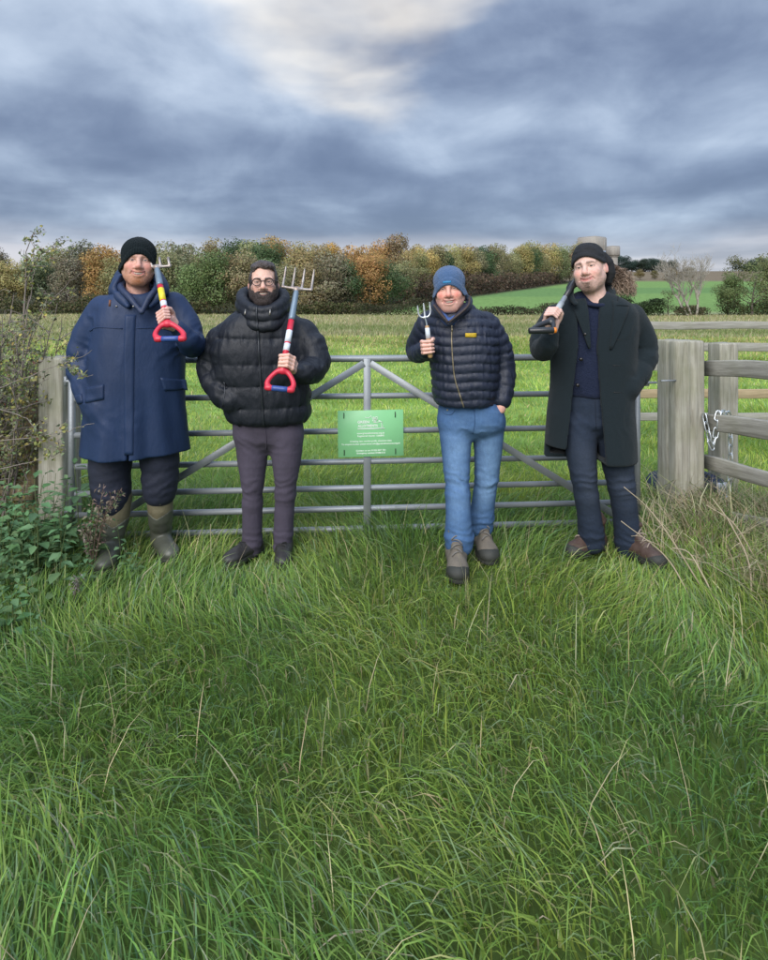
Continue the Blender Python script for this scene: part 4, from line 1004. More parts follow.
def soft_body(joints, res=.016):
    """the clothed body under the garments: one skinned form from neck to feet"""
    pts = np.concatenate([np.array([j[0], j[1]]) for j in joints]); f = SDF(pts.min(0)-.16, pts.max(0)+.16, res)
    for a, b, ra, rb in joints: f.cap(a, b, ra-.012, rb-.012, k=.02)
    return f.mesh()
def body(root, org, parts, skin):
    m = MB()
    for V, Q, c in parts: m.add(V, Q, c if c is not None else np.tile(np.array(skin), (len(V), 1)))
    return m.build('body', skinm, root, org)

def folds(amp, f1, f2=(1, 1, 1), seed=0, ridge=.5):
    """cloth creases: stretched noise, part of it ridged"""
    def fn(p):
        w = p*np.array(f2)+.05*np.stack([vnoise(p, 5, seed+9)]*3, -1)
        a = fbm(w, f1, seed, 2); b = 1-np.abs(fbm(w, f1*.8, seed+3, 2))*2.6
        return amp*((1-ridge)*a+ridge*np.clip(b, -1, 1)*.8)
    return fn
def zip_line(f, pts, name, mat, root, org, r=.004, off=.002, n=30, dflt=None):
    p = spline(pts, n); p = np.array([on_front(f, q, off, dflt) for q in p]); y = p[:, 1].copy()
    ker = np.ones(3)/3; p[:, 1] = np.convolve(np.pad(y, 1, mode='edge'), ker, 'valid'); V, F = sweep(p, r, 6); return mk(name, V, F, mat, root, org)

def creases(zones, seed=0):
    """sharp pulled creases in given places: (centre, radii, crease direction wave vector, amplitude)"""
    def fn(p):
        r = np.zeros(len(p))
        for i, (c, rad, wv, amp) in enumerate(zones):
            q_ = (p-np.asarray(c))/np.asarray(rad); m = np.exp(-(q_**2).sum(1))
            wv = np.asarray(wv, float); ph = p@wv+1.6*fbm(p, 5.5, seed+i)+.5*fbm(p, 16, seed+i+5); a = np.abs(((ph+.5) % 1)-.5)*2
            r += amp*m*(1-a**.6*1.9+.45)*.7
        return r
    return fn
def leg_creases(hip, kneeL, kneeR, ankL, ankR, amp=.006, seed=0):
    return creases([(hip, (.16, .3, .07), (5, 0, 15), amp*.8), (kneeL, (.1, .3, .075), (3, 0, 21), amp), (kneeR, (.1, .3, .075), (-3, 0, 21), amp), (ankL, (.1, .3, .06), (2, 0, 24), amp), (ankR, (.1, .3, .06), (-2, 0, 24), amp)], seed)
def pucker(zs, amp, fr=55, seed=0):
    zs = np.array(zs)
    def fn(p):
        dz = np.min(np.abs(p[:, 2:3]-zs[None, :]), axis=1); m = np.exp(-dz/.022); n = vnoise(p*np.array([1, 1, .12]), fr, seed); return amp*m*(1-2.2*np.abs(n))
    return fn
# ---- footwear (own frame: toe towards -y, sole at z=0)
def shoe_fields(kind):
    f = SDF((-.08, -.25, -.01), (.08, .12, .22), .0045)
    hi = {'boot': .175, 'shoe': .11, 'welly': .12}[kind]
    f.cap((0, .045, .050), (0, -.02, .055), .041, .043, k=.02); f.ell((0, -.065, .052), (.046, .09, .042), k=.03); f.ell((.003, -.150, .042), (.049, .066, .039), k=.03)
    f.cap((0, .018, .06), (0, .012, hi), .047, .050, k=.03)
    if kind == 'boot':
        f.tube(np.array([(-.045, .02, hi-.01), (-.03, -.035, hi-.005), (.03, -.035, hi-.005), (.045, .02, hi-.01), (.02, .065, hi-.01), (-.02, .065, hi-.01), (-.045, .02, hi-.01)]), [.013]*7, k=.012)
        f.cap((0, -.03, .125), (0, -.10, .085), .026, .024, k=.02)
        f.ell((.003, -.178, .034), (.047, .043, .034), k=.004)
    f.disp(folds(.0035, 26, seed=4)); f.fn(lambda X, Y, Z: .018-Z, 'i')
    g = SDF((-.08, -.25, -.012), (.08, .12, .06), .0045)
    g.ell((0, .035, 0), (.043, .062, .5)); g.ell((0, -.06, 0), (.044, .12, .5), k=.03); g.ell((.003, -.145, 0), (.053, .078, .5), k=.03); g.fn(lambda X, Y, Z: np.maximum(Z-.030, -Z), 'i', .004)
    if kind == 'boot': g.disp(lambda p: -.004*(np.sin(p[:, 1]*330) > .3)*(p[:, 2] < .02))
    return f, g
SHOES = {}
def shoe(kind, mat, solem, lacem, loc, yaw, root, org, pitch=0.0, sc=1.0, name='boot'):
    if kind not in SHOES:
        f, g = shoe_fields(kind); SHOES[kind] = (f, f.mesh(), g.mesh())
    f, (V, Q), (V2, Q2) = SHOES[kind]; R = rotz(yaw)@eul(pitch, 0, 0)
    T = lambda v: np.asarray(loc)+sc*(np.asarray(v)@R.T)
    o = mk(name, T(V), Q, mat, root, org); mk('sole', T(V2), Q2, solem, o, org)
    if kind == 'boot':
        if 'rand' not in SHOES:
            r_ = f.copy(); r_.F -= .0028; r_.fn(lambda X, Y, Z: np.maximum(Z-(.040+.030*sstep(-Y, .13, .20)+.012*sstep(Y, .03, .08)), .016-Z), 'i', .004); SHOES['rand'] = r_.mesh()
        V3, Q3 = SHOES['rand']; mk('toe_rand', T(V3), Q3, solem, o, org)
    if lacem:
        for i, (yy, zz, w) in enumerate(((-.058, .152, .026), (-.070, .137, .027), (-.087, .122, .027), (-.103, .110, .026), (-.118, .100, .024)) if kind == 'boot' else ((-.062, .098, .024), (-.08, .092, .024), (-.098, .086, .022))):
            s = 1 if i % 2 else -1
            p = [(-w, yy+.014*s, zz-.012), (-w*.4, yy-.006+.006*s, zz+.004), (w*.4, yy-.006-.006*s, zz+.004), (w, yy-.014*s, zz-.012)]
            Vl, Fl = sweep(T(spline(p, 8)), .0036, 5); mk('lace', Vl, Fl, lacem, o, org)
    return o
def leg(f, pts, radii, k=.05, knee=.004, seed=0):
    def mod(s, fr): return knee*(np.sin(s*46+seed)*np.exp(-((fr-.52)/.10)**2)+1.2*np.sin(s*60+seed)*np.exp(-((fr-1)/.12)**2))
    f.tube(np.array(pts), radii, k=k, mod=mod, n=9)

def denim(o, base, light, dark, zk, amt=.8, seed=0):
    """stone-washed denim: paler on thigh and knee fronts, darker along the seams"""
    me = o.data; n = len(me.vertices); co = np.zeros(n*3, np.float32); me.vertices.foreach_get('co', co); co = co.reshape(-1, 3); nr = np.zeros(n*3, np.float32); me.vertex_normals.foreach_get('vector', nr); nr = nr.reshape(-1, 3)
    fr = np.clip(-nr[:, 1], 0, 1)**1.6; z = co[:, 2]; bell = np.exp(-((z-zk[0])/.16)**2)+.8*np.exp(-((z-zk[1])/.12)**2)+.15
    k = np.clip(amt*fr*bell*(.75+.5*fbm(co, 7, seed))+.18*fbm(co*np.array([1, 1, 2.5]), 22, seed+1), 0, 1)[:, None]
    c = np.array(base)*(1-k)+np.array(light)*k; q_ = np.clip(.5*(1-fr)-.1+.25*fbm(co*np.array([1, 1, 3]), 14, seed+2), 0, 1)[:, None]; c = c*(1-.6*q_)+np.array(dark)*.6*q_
    a = me.color_attributes.get('Col') or me.color_attributes.new('Col', 'FLOAT_COLOR', 'POINT'); a.data.foreach_set('color', np.concatenate([c, np.ones((n, 1))], 1).astype(np.float32).ravel())

# ================================================================== tools
redp = material('red_plastic', (.60, .022, .055), .42, var=.45, vscale=24, vcol=(.42, .03, .045), bump=.1, bscale=60); bluep = material('blue_grip', (.03, .07, .26), .4)
steel = material('tool_steel', (.36, .40, .44), .38, .7, var=.3, vscale=18); bluegrey = material('blue_grey_coated_steel', (.17, .23, .29), .42, .3, var=.15, vscale=16)
rust = material('worn_tine_steel', (.44, .42, .41), .45, .6, var=.8, vscale=26, vcol=(.20, .12, .08))
whitel = material('pale_label', (.62, .66, .72), .5, var=.25, vscale=40); yell = material('yellow_label', (.75, .62, .03), .5, var=.2, vscale=30)
blackp = material('black_plastic', (.018, .02, .024), .35); orangep = material('orange_plastic', (.75, .22, .02), .4); greym = material('grey_tube', (.25, .28, .31), .4, .5, var=.15, vscale=20)
woodh = material('varnished_wood', (.45, .27, .12), .45, var=.3, vscale=30, bstretch=(1, 1, .2))
def d_fork(root, org, B, Hd, S, gw, colset, hw, tine, bend=0.0, ntine=4, fwd=None, sf_=.6, orth=1.0):
    """B = middle of the grip bar, Hd = middle of the fork's crossbar, S = direction of the grip bar"""
    B = np.asarray(B); Hd = np.asarray(Hd); T = nrm(Hd-B); S = nrm(np.asarray(S, float)-orth*T*np.dot(S, T)); F_ = np.cross(S, T); F_ = F_ if F_[1] < 0 else -F_; L_ = np.linalg.norm(Hd-B)
    at = lambda s, t, f=0.0: B+S*s+T*t+F_*f
    h = gw/2
    f = SDF(np.minimum.reduce([B-.14, B+T*.14-.14]), np.maximum.reduce([B+.14, B+T*.14+.14]), .004)
    for s in (-1, 1):
        f.tube(spline([at(s*h*.80, 0), at(s*h*1.02, .022), at(s*h*.88, .055), at(s*h*.46, .092), at(0, .112)], 12), np.interp(np.linspace(0, 1, 12), [0, .15, .6, 1], [.0155, .0150, .0120, .0165]), k=.006)
    f.cap(at(0, .10), at(0, .15), .0185, .0175, k=.012); f.cap(at(-h*.95, 0), at(-h*.72, 0), .0165, k=.004); f.cap(at(h*.72, 0), at(h*.95, 0), .0165, k=.004)
    V, Q = f.mesh(); hd = mk('handle', V, Q, colset[0], root, org)
    V, F = sweep([at(-h*.72, 0), at(-h*.3, 0), at(h*.3, 0), at(h*.72, 0)], [.0145, .0152, .0152, .0145], 14); mk('grip', V, F, colset[1], hd, org)
    sh0, sh1 = .13, L_*sf_
    V, F = sweep([at(0, sh0), at(0, sh1)], .0165, 14); sf = mk('shaft', V, F, colset[0], root, org)
    for (a, b, m) in colset[2]:
        V, F = sweep([at(0, L_*a), at(0, L_*b)], .0174, 14); mk('label_band', V, F, m, sf, org)
    V, F = sweep(spline([at(0, sh1-.01), at(0, sh1*.7+L_*.3), at(0, L_*.93), at(0, L_-.01)], 12), np.interp(np.linspace(0, 1, 12), [0, .15, .7, 1], [.019, .019, .0165, .012]), 12); mk('socket', V, F, bluegrey, root, org)
    f = SDF(np.minimum.reduce([Hd-hw, Hd+T*tine-hw])-.05, np.maximum.reduce([Hd+hw, Hd+T*tine+hw])+.05, .0042)
    xs = np.linspace(-hw/2, hw/2, ntine)
    f.tube(np.array([at(x, L_+.006*abs(x)/hw*2-.004) for x in np.linspace(-hw/2, hw/2, 9)]), [.0082]*9); f.cap(at(0, L_-.03), at(0, L_), .0125, .0115, k=.02)
    for x in xs:
        tp = [at(x, L_+tine*t, bend*(4*t*(1-t))+(fwd or 0)*t*t) for t in np.linspace(0, 1, 7)]; f.tube(np.array(tp), np.interp(np.linspace(0, 1, 7), [0, .8, 1], [.0080, .0066, .0036]), k=.006)
    V, Q = f.mesh(); hd = mk('fork_head', V, Q, rust, root, org)
    return at, T, S, L_

# ================================================================== man in the navy raincoat
def man_raincoat():
    d = 3.5; q = lambda px, py, dd=0.0: P(px, py, d+dd)
    org = np.array([q(138, 560)[0], d, 0.0]); root = empty('person', org, 'person in navy hooded raincoat and wellingtons, fork handle at the shoulder', 'person', 'men in front of the gate')
    SK = (.62, .36, .29)
    coatm = material('navy_raincoat_fabric', (.0125, .029, .080), .58, var=.14, vscale=6, bump=.5, bscale=17, bstretch=(1, 1, .4), spec=.35)
    inner = material('dark_navy_lining', (.010, .016, .034), .8); trou = material('dark_navy_trousers', (.012, .016, .034), .8, var=.25, vscale=9, bump=.3, bscale=40)
    # tool first: the hand closes on it
    tool = empty('border_fork', P(170, 345, 3.13), 'red handled fork resting on the raincoated shoulder', 'garden fork'); torg = np.array(tool.location)
    B = P(170.3, 338.8, 3.10); Hd = P(156.5, 266.5, 3.42)
    at, T, S, L_ = d_fork(tool, torg, B, Hd, (1, 0.02, -.02), .142, (redp, bluep, ((.415, .485, whitel), (.50, .665, yell))), .15, .12, .022, 4, -.06, .735, .15)
    O = at(0, .155)
    hV, hQ, hc, wr = grip_hand(O, T, q(192, 343, -.06)-O, (-.15, -1, .25), .0165, 1.02, (.66, .40, .34))
    # coat
    f = fbox(55, 470, 222, 255, d, -.45, .34, .0075); yw = math.atan2(-org[0], d)
    f.stack(rows(d, [(288, 122, 156, .075), (292, 115, 165, .10), (297, 106, 174, .125), (305, 99, 180, .14), (322, 95, 184, .16), (345, 91, 186.5, .175), (375, 88, 187, .185), (405, 86, 187.5, .19), (430, 84, 189, .195), (454, 82, 191, .20)]), ex=2.4, capk=.02, yaw=yw)
    f.tube(np.array([q(103, 309), q(84, 338, -.01), q(79.5, 366, -.02), q(87, 392, -.09), q(98, 410, -.15)]), [.082, .074, .069, .062, .056], k=.045, n=10, mod=lambda s, fr: .0045*np.sin(s*52)*np.exp(-((fr-.6)/.22)**2))
    f.tube(np.array([q(174, 306, .03), q(187, 325, .0), q(192, 344, -.06), q(189, 341, -.17), wr+np.array([.01, .0, -.005])]), [.082, .075, .070, .062, .044], k=.035, n=10, mod=lambda s, fr: .0050*np.sin(s*50)*np.exp(-((fr-.55)/.2)**2))
    hz = q(0, 452)[2]
    f.disp(lambda p: .007*sstep(hz+.62-p[:, 2], 0, .6)*np.sin(np.arctan2(p[:, 0]-org[0], -(p[:, 1]-d))*9+2.5*vnoise(p*np.array([1, 1, .4]), 3, 5))*(np.abs(p[:, 0]-q(139, 0)[0]) < .4), .04)
    f.disp(folds(.0045, 8, (1, 1, .42), 5, .7)); f.disp(creases([(q(82, 362, -.06), (.09, .2, .10), (7, 0, 15), .007), (q(92, 395, -.12), (.09, .2, .07), (9, 0, 17), .006), (q(98, 318, -.05), (.07, .2, .06), (14, 0, 7), .005), (q(193, 338, -.1), (.08, .25, .08), (-8, 0, 15), .007), (q(176, 318, -.05), (.07, .2, .06), (-13, 0, 8), .005), (q(120, 420, -.15), (.14, .2, .09), (10, 0, 6), .004), (q(165, 350, -.15), (.10, .2, .10), (-11, 0, 5), .004)], 51))
    f.fn(lambda X, Y, Z: hz+.004*np.sin(X*14)-Z, 'i', .004)
    # open hem slit and front crease
    xs = q(142, 452)[0]
    f.fn(lambda X, Y, Z: -np.maximum(np.maximum(np.abs(X-xs)-.004-.02*np.clip(q(142, 447)[2]-Z, 0, 1), Y-(d-.1)), Z-q(142, 446)[2]), 'i')
    f.ell(q(139, 286, -.05), (.072, .085, .06), k=.012, op='s')
    V, Q = f.mesh(); coat = mk('raincoat', V, Q, coatm, root, org)
    # hood and collar
    g = fbox(96, 324, 180, 254, d, -.36, .28, .006)
    g.tube(np.array([q(128, 306, -.17), q(118, 296, -.11), q(114.5, 286, -.03), q(119, 273, .06), q(128, 267.5, .11), q(138, 266, .125), q(149, 267.5, .11), q(158, 273, .06), q(164, 286, -.03), q(160, 296, -.11), q(150, 306, -.17)]), [.013, .019, .020, .018, .017, .017, .017, .018, .020, .019, .013], n=34)
    for sx, R_ in ((-1, eul(0, math.radians(24), math.radians(12))), (1, eul(0, math.radians(-24), math.radians(30)))): g.ell(q(139+sx*21.5, 287, .0), (.030, .095, .085), k=.03, R=R_)
    g.ell(q(138.5, 290, .13), (.15, .075, .085), k=.05)
    for sx in (-1, 1): g.ell(q(139+sx*15, 300, -.135), (.070, .022, .026), k=.025, R=eul(0, math.radians(sx*-38), 0))
    g.ell(q(139, 280, -.02), (.088, .115, .12), k=.02, op='s')
    g.disp(folds(.0045, 15, (1, 1, .8), 15, .7)); V, Q = g.mesh(); mk('hood', V, Q, coatm, coat, org)
    g2 = fbox(106, 328, 172, 268, d, -.36, .2, .0055)
    g2.tube(np.array([q(141, 312, -.205), q(131, 299, -.175), q(122.5, 290, -.12), q(121, 284, -.03), q(129, 279, .06)]), [.012, .017, .019, .019, .019], n=14)
    g2.tube(np.array([q(142, 312, -.205), q(149, 298, -.175), q(156, 289, -.12), q(157, 284, -.03), q(149, 279, .06)]), [.012, .017, .019, .019, .019], n=14, k=.004)
    g2.disp(folds(.003, 20, seed=16)); V, Q = g2.mesh(); col = mk('collar', V, Q, material('navy_collar', (.011, .023, .066), .6, bump=.3, bscale=40), coat, org)
    zm = material('antique_metal', (.35, .33, .30), .4, .8)
    for px, py in ((122, 303), (129, 306), (148, 306), (154, 303), (141, 302)):
        p = on_front(g2, q(px, py), .003, f.front(*q(px, py)[[0, 2]])); y0 = f.front(*q(px, py)[[0, 2]]); p[1] = min(p[1], (y0 if y0 else p[1])-.003); V, F = sweep([p+np.array([0, .004, 0]), p-np.array([0, .003, 0])], .0052, 8); mk('snap', V, F, zm, col, org)
    V, F = sweep([on_front(g2, q(126, 300), .004, d-.2), on_front(g2, q(126, 306), .01, d-.2)], .006, 8); mk('toggle', V, F, material('brown_leather', (.16, .06, .03), .6), col, org)
    # placket, flaps, cuff strap
    V, Q = patch(f, [q(137.5, 314), q(146.5, 314), q(147.5, 446), q(139.5, 446)], 4, 40, .004, .008); mk('placket', V, Q, coatm, coat, org)
    V, Q = patch(f, [q(101, 383), q(121, 379), q(121.5, 393), q(102, 397)], 8, 5, .007, .012); mk('pocket_flap', V, Q, coatm, coat, org)
    V, Q = patch(f, [q(168, 375), q(186, 380), q(187.5, 390), q(171, 388)], 8, 5, .007, .012); mk('pocket_flap', V, Q, coatm, coat, org)
    for a, b, c_ in ((q(97, 330), q(112, 326), q(136, 327)), (q(147, 327), q(164, 327), q(178, 331))):
        zip_line(f, [a, b, c_], 'seam', coatm, coat, org, .003, .0012, 16)
    V, Q = patch(f, [q(86, 392), q(96, 389), q(99, 397), q(89, 401)], 4, 3, .006, .010); mk('cuff_strap', V, Q, coatm, coat, org)
    # trousers tucked into boots
    t = fbox(78, 525, 190, 425, d, -.25, .25, .0075)
    leg(t, [q(113, 440), q(110, 470, -.02), q(112, 492, -.02), q(115, 506, -.02)], [.125, .115, .106, .075], seed=1); leg(t, [q(158, 440, .02), q(160, 468, .02), q(160, 488, .02), q(160, 497, .03)], [.118, .108, .098, .072], seed=3, k=.02)
    t.disp(folds(.003, 11, (1, 1, 1.2), 21, .6)); t.disp(creases([(q(112, 488, -.05), (.12, .3, .06), (3, 0, 19), .006), (q(160, 482, -.02), (.12, .3, .06), (-3, 0, 19), .006), (q(136, 462), (.2, .3, .05), (4, 0, 14), .004)], 53)); V, Q = t.mesh(); mk('trousers', V, Q, trou, root, org)
    # wellingtons
    rub = material('grey_green_rubber', (.085, .090, .072), .42, var=.2, vscale=12, bump=.2, bscale=24); neo = material('khaki_neoprene', (.155, .135, .082), .75, var=.15, vscale=30, bump=.2, bscale=90); sol = material('dark_rubber_sole', (.03, .032, .028), .7)
    for (tp, an, yaw, ft) in (((118, 497, -.01), (113.5, 546, -.02), .22, (111, 3.46)), ((160, 490, .03), (160, 535, .04), .62, (162, 3.60))):
        a = q(*tp); b = q(*an); b[2] = max(b[2], .11); fx = (ft[0]-CX)/FPX*ft[1]; ground_ = np.array([fx, ft[1], float(gz(fx, ft[1]))+.005])
        w = SDF(np.minimum(a, b)-.30, np.maximum(a, b)+.2, .0065); R = rotz(yaw); L0 = lambda v: ground_+np.asarray(v, float)@R.T
        w.tube(np.array([a, (a+b)/2+np.array([0, .006, 0]), L0((0, .02, .12)), L0((0, .02, .06))]), [.079, .071, .060, .055], n=9, mod=lambda s, fr: .003*np.sin(s*70)*np.exp(-((fr-.72)/.15)**2))
        w.cap(L0((0, .04, .055)), L0((0, -.03, .055)), .047, k=.03); w.ell(L0((0, -.07, .055)), (.052, .095, .045), k=.03, R=R); w.ell(L0((0, -.155, .047)), (.054, .068, .043), k=.03, R=R)
        w.disp(folds(.003, 17, seed=31, ridge=.6)); cut = a[2]-.115
        lo_ = w.copy(); lo_.fn(lambda X, Y, Z: np.maximum(Z-(cut+.05*np.abs((X-a[0])/.08)-.04), ground_[2]+.015-Z), 'i'); V, Q = lo_.mesh(); bt = mk('wellington_boot', V, Q, rub, root, org)
        up = w.copy(); up.F += .0025; up.fn(lambda X, Y, Z: np.maximum(Z-(a[2]+.03), (cut-.07)-Z), 'i', .004); V, Q = up.mesh(); mk('neoprene_upper', V, Q, neo, bt, org)
        V, F = boxm(a+np.array([.03*(1 if yaw > .3 else -1), -.078, -.03]), (.012, .006, .07), None, .002); mk('gusset_strap', V, F, sol, bt, org)
        gsl = SDF(ground_-.28, ground_+.28, .006)
        gsl.ell(L0((0, .035, 0)), (.05, .066, .5), R=R); gsl.ell(L0((0, -.06, 0)), (.05, .12, .5), k=.03, R=R); gsl.ell(L0((0, -.15, 0)), (.058, .075, .5), k=.03, R=R); z_ = ground_[2]; gsl.fn(lambda X, Y, Z: np.maximum(Z-z_-.028, z_-Z), 'i', .003); V, Q = gsl.mesh(); mk('sole', V, Q, sol, bt, org)
    # head
    h = head(dict(pos=q(138.6, 262.3, -.035), crown=.074, scale=(1.08, 1.08, 1.15), yaw=yw, pitch=math.radians(-3), roll=math.radians(1.5), wide=1.0, jaw=1.12, skin=SK, flush=.7, ears=False, eye=.0024, smile=1.0, open=1.05, brow=(.38, .20, .12), browk=.5,
                  stubble=dict(w=.72, m=.85, c=.4, side=.6, col=(.38, .15, .07)), lips=(.45, .17, .15)))
    eyes(h, root, org, (.16, .2, .22))
    hat = derived(h, .0115, lambda X, Y, Z: (.030-.072*np.clip(np.abs(X)/.083, 0, 1)**2.2-.05*sstep(Y, -.02, .08))-Z,
                  extra=lambda s: s.ell((0, .010, .052), (.074, .090, .066), k=.03), disp=lambda p: .0016*np.sin(np.arctan2(p[:, 0], -(p[:, 1]-.02))*58)+.003*fbm(p, 16, 3))
    place(h, hat, 'beanie', knit_mat('dark_green_black_knit', (.006, .010, .012), (.010, .016, .018)), root, org)
    band = derived(h, .0165, lambda X, Y, Z: np.maximum((.0305-.072*np.clip(np.abs(X)/.083, 0, 1)**2.2-.05*sstep(Y, -.02, .08))-Z, Z-(.068-.072*np.clip(np.abs(X)/.083, 0, 1)**2.2-.05*sstep(Y, -.02, .08))),
                   disp=lambda p: .0016*np.sin(np.arctan2(p[:, 0], -(p[:, 1]-.02))*58), k=.01)
    place(h, band, 'beanie_turn_up', MATS['dark_green_black_knit'], root, org)
    J = [(q(138, 292, .02), q(138, 330, .0), .06, .13), (q(138, 330), q(137, 430), .14, .14), (q(110, 308), q(170, 306), .06, .06), (q(101, 308), q(81, 366, -.02), .05, .045), (q(81, 366, -.02), q(98, 408, -.14), .045, .038), (q(98, 408, -.14), q(103, 418, -.17), .04, .035),
         (q(175, 306), q(191, 343, -.08), .05, .045), (q(191, 343, -.08), wr, .045, .03), (q(120, 430), q(114, 500), .1, .05), (q(156, 430), q(160, 495, .02), .1, .05), (q(114, 500), q(113, 540), .05, .035), (q(160, 495, .02), q(161, 525, .05), .05, .035)]
    bV, bQ = soft_body(J); body(root, org, [(h['T'](h['V']), h['Q'], h['col']), (hV, hQ, hc), (bV, bQ, None)], SK)
man_raincoat()

# ================================================================== man in the black puffer jacket
def man_puffer():
    d = 3.5; q = lambda px, py, dd=0.0: P(px, py, d+dd)
    org = np.array([q(266, 560)[0], d, 0.0]); root = empty('person', org, 'bearded person in glasses and black puffer jacket holding an upright fork', 'person', 'men in front of the gate')
    SK = (.64, .40, .32)
    nyl = material('black_puffer_nylon', (.010, .0125, .0195), .54, var=.12, vscale=9, bump=.55, bscale=36, bstretch=(1, 1, .45), spec=.35)
    tool = empty('digging_fork', P(279.5, 395, 3.14), 'four tined red and grey fork held upright against the puffer jacket', 'garden fork'); torg = np.array(tool.location)
    B = P(279.6, 388.8, 3.13); Hd = P(296.8, 288.5, 3.44); at, T, S, L_ = d_fork(tool, torg, B, Hd, P(292, 391.4, 3.13)-P(267, 386.6, 3.13), .135, (redp, bluep, ((.355, .425, whitel), (.44, .555, whitel))), .164, .135, -.006, 4, .012, .68)
    O = at(0, .150); hV, hQ, hc, wr = grip_hand(O, T, q(314, 366, -.08)-O, (.05, -1, .12), .0165, 1.0, (.68, .43, .35))
    f = fbox(188, 432, 342, 285, d, -.45, .32, .007); yw = math.atan2(-org[0], d)
    zs = [q(0, y)[2] for y in (312, 337, 362, 383, 404, 423)]
    def quilt(X, Y, Z, amp=.015):
        r = np.zeros(Z.shape, np.float32)-.0
        for a, b in zip(zs[:-1], zs[1:]):
            t = (Z-b)/(a-b); k = (t >= 0) & (t < 1); r = np.where(k, amp*np.clip(4*t*(1-t), 0, 1)**.42-amp*.55, r)
        return r
    f.stack(rows(d, [(306, 242, 286, .09), (313, 234, 294, .12), (321, 226, 301, .145), (334, 219, 306, .165), (350, 213, 310, .175), (375, 216, 308.5, .175), (395, 221, 309, .17), (412, 227, 310, .165), (421, 231, 308, .155)]), ex=2.5, mod=quilt, capk=.03, yaw=yw)
    ring = lambda sp, am, ph=0.0: (lambda s, fr: am*np.clip(np.abs(np.sin((s+ph)*np.pi/sp)), 0, 1)**.5-am*.6)
    f.tube(np.array([q(226, 336), q(214, 352, -.01), q(211.5, 372, -.03), q(221, 391, -.10), q(231, 400, -.14)]), [.085, .080, .076, .070, .058], k=.02, n=12, mod=ring(.088, .012))
    f.tube(np.array([q(302, 334, .01), q(313.5, 350, -.03), q(315.5, 366, -.07), q(308, 372, -.16), wr+np.array([.012, .0, -.004])]), [.085, .080, .075, .068, .046], k=.02, n=12, mod=ring(.088, .012, .03))
    f.disp(folds(.0030, 14, (1, 1, .9), 41, .7)); f.disp(pucker(zs, .0085, 38, 43)); f.disp(folds(.0030, 26, (1, 1, .45), 44, .8)); f.disp(creases([(q(212, 372, -.06), (.09, .25, .10), (6, 0, 13), .006), (q(316, 362, -.1), (.09, .25, .09), (-7, 0, 13), .006), (q(225, 392, -.12), (.07, .2, .06), (9, 0, 14), .004)], 55))
    f.ell(q(264, 299, -.05), (.075, .085, .05), k=.01, op='s')
    V, Q = f.mesh(); jk = mk('puffer_jacket', V, Q, nyl, root, org)
    g = fbox(222, 338, 305, 272, d, -.34, .28, .0065)
    for zz, r, wx in ((319, .036, 18.5), (309.5, .036, 20), (303, .030, 20)):
        back = -3 if zz < 304 else 0
        g.tube(np.array([q(262, zz+8, -.155), q(262-wx*.55, zz+5, -.135), q(262-wx, zz-3, -.04), q(262-wx*.85, zz-8+back, .06), q(263, zz-8+back, .12), q(264+wx*.85, zz-8+back, .06), q(264+wx, zz-3, -.04), q(264+wx*.55, zz+5, -.135), q(264, zz+8, -.155)]), [r*.9, r, r*1.05, r, r, r, r*1.05, r, r*.9], k=.006, n=26)
    g.disp(folds(.005, 22, seed=45, ridge=.6)); V, Q = g.mesh(); hood = mk('padded_collar', V, Q, nyl, jk, org)
    zm = material('dark_zip', (.03, .034, .042), .35, .4)
    zip_line(f, [q(264, 328), q(265.5, 350), q(267.5, 385), q(269.5, 420)], 'zip', zm, jk, org, .0065, .003, 40)
    zip_line(g, [q(263, 306), q(263.5, 318), q(264, 328)], 'collar_zip', zm, hood, org, .006, .003, 12, d-.2)
    for px in (251.5, 276): V, F = sweep([on_front(g, q(px, 309), .002, d-.15), on_front(g, q(px, 314), .008, d-.15)], .0042, 6); mk('cord_end', V, F, MATS['antique_metal'], hood, org)
    zip_line(f, [q(232, 378), q(233, 389), q(231.5, 401)], 'pocket_welt', zm, jk, org, .004, .001, 10)
    V, F = sweep(spline([q(309, 388, -.06), q(311, 392, -.07), q(310, 398, -.07)], 8), .006, 6); mk('hem_toggle', V, F, blackp, jk, org)
    # trousers
    tm = material('aubergine_chino', (.058, .048, .074), .85, var=.22, vscale=7, bump=.3, bscale=70, bstretch=(1, 1, .5))
    t = fbox(222, 566, 316, 402, d, -.25, .25, .0068)
    t.stack(rows(d, [(405, 232, 306, .12), (425, 233, 303, .125), (438, 236, 300, .11), (446, 247, 290, .075), (452, 262, 276, .03)]), ex=2.3, yaw=yw)
    leg(t, [q(252, 436, -.01), q(252.5, 462, -.015), q(252.5, 490, -.02), q(252.3, 520, .0), q(252.2, 549, .02)], [.100, .084, .0605, .0565, .0565], k=.03, seed=2); leg(t, [q(286.5, 436, -.01), q(286.5, 462, -.015), q(285.5, 488, -.02), q(284, 518, .0), q(283, 546, .02)], [.099, .082, .060, .0565, .0565], k=.03, seed=5)
    t.disp(folds(.0022, 11, (1, 1, 1.1), 47, .6)); t.disp(leg_creases(q(268, 440), q(252, 487), q(285, 487), q(252, 540), q(283, 538), .0055, 57)); V, Q = t.mesh(); tr = mk('trousers', V, Q, tm, root, org)
    zip_line(t, [q(269.5, 424), q(270, 436), q(269, 446)], 'fly_seam', tm, tr, org, .003, .001, 10)
    lea = material('dark_shoe_leather', (.032, .030, .030), .5, var=.3, vscale=20); sol = MATS['dark_rubber_sole']; lc = material('black_lace', (.02, .02, .022), .8)
    for px, dp, yaw in ((251, 3.52, .55), (284, 3.52, -.12)):
        x = (px-CX)/FPX*dp; shoe('shoe', lea, sol, lc, (x, dp, float(gz(x, dp))+.02), -yaw, root, org, 0, 1.0, 'shoe')
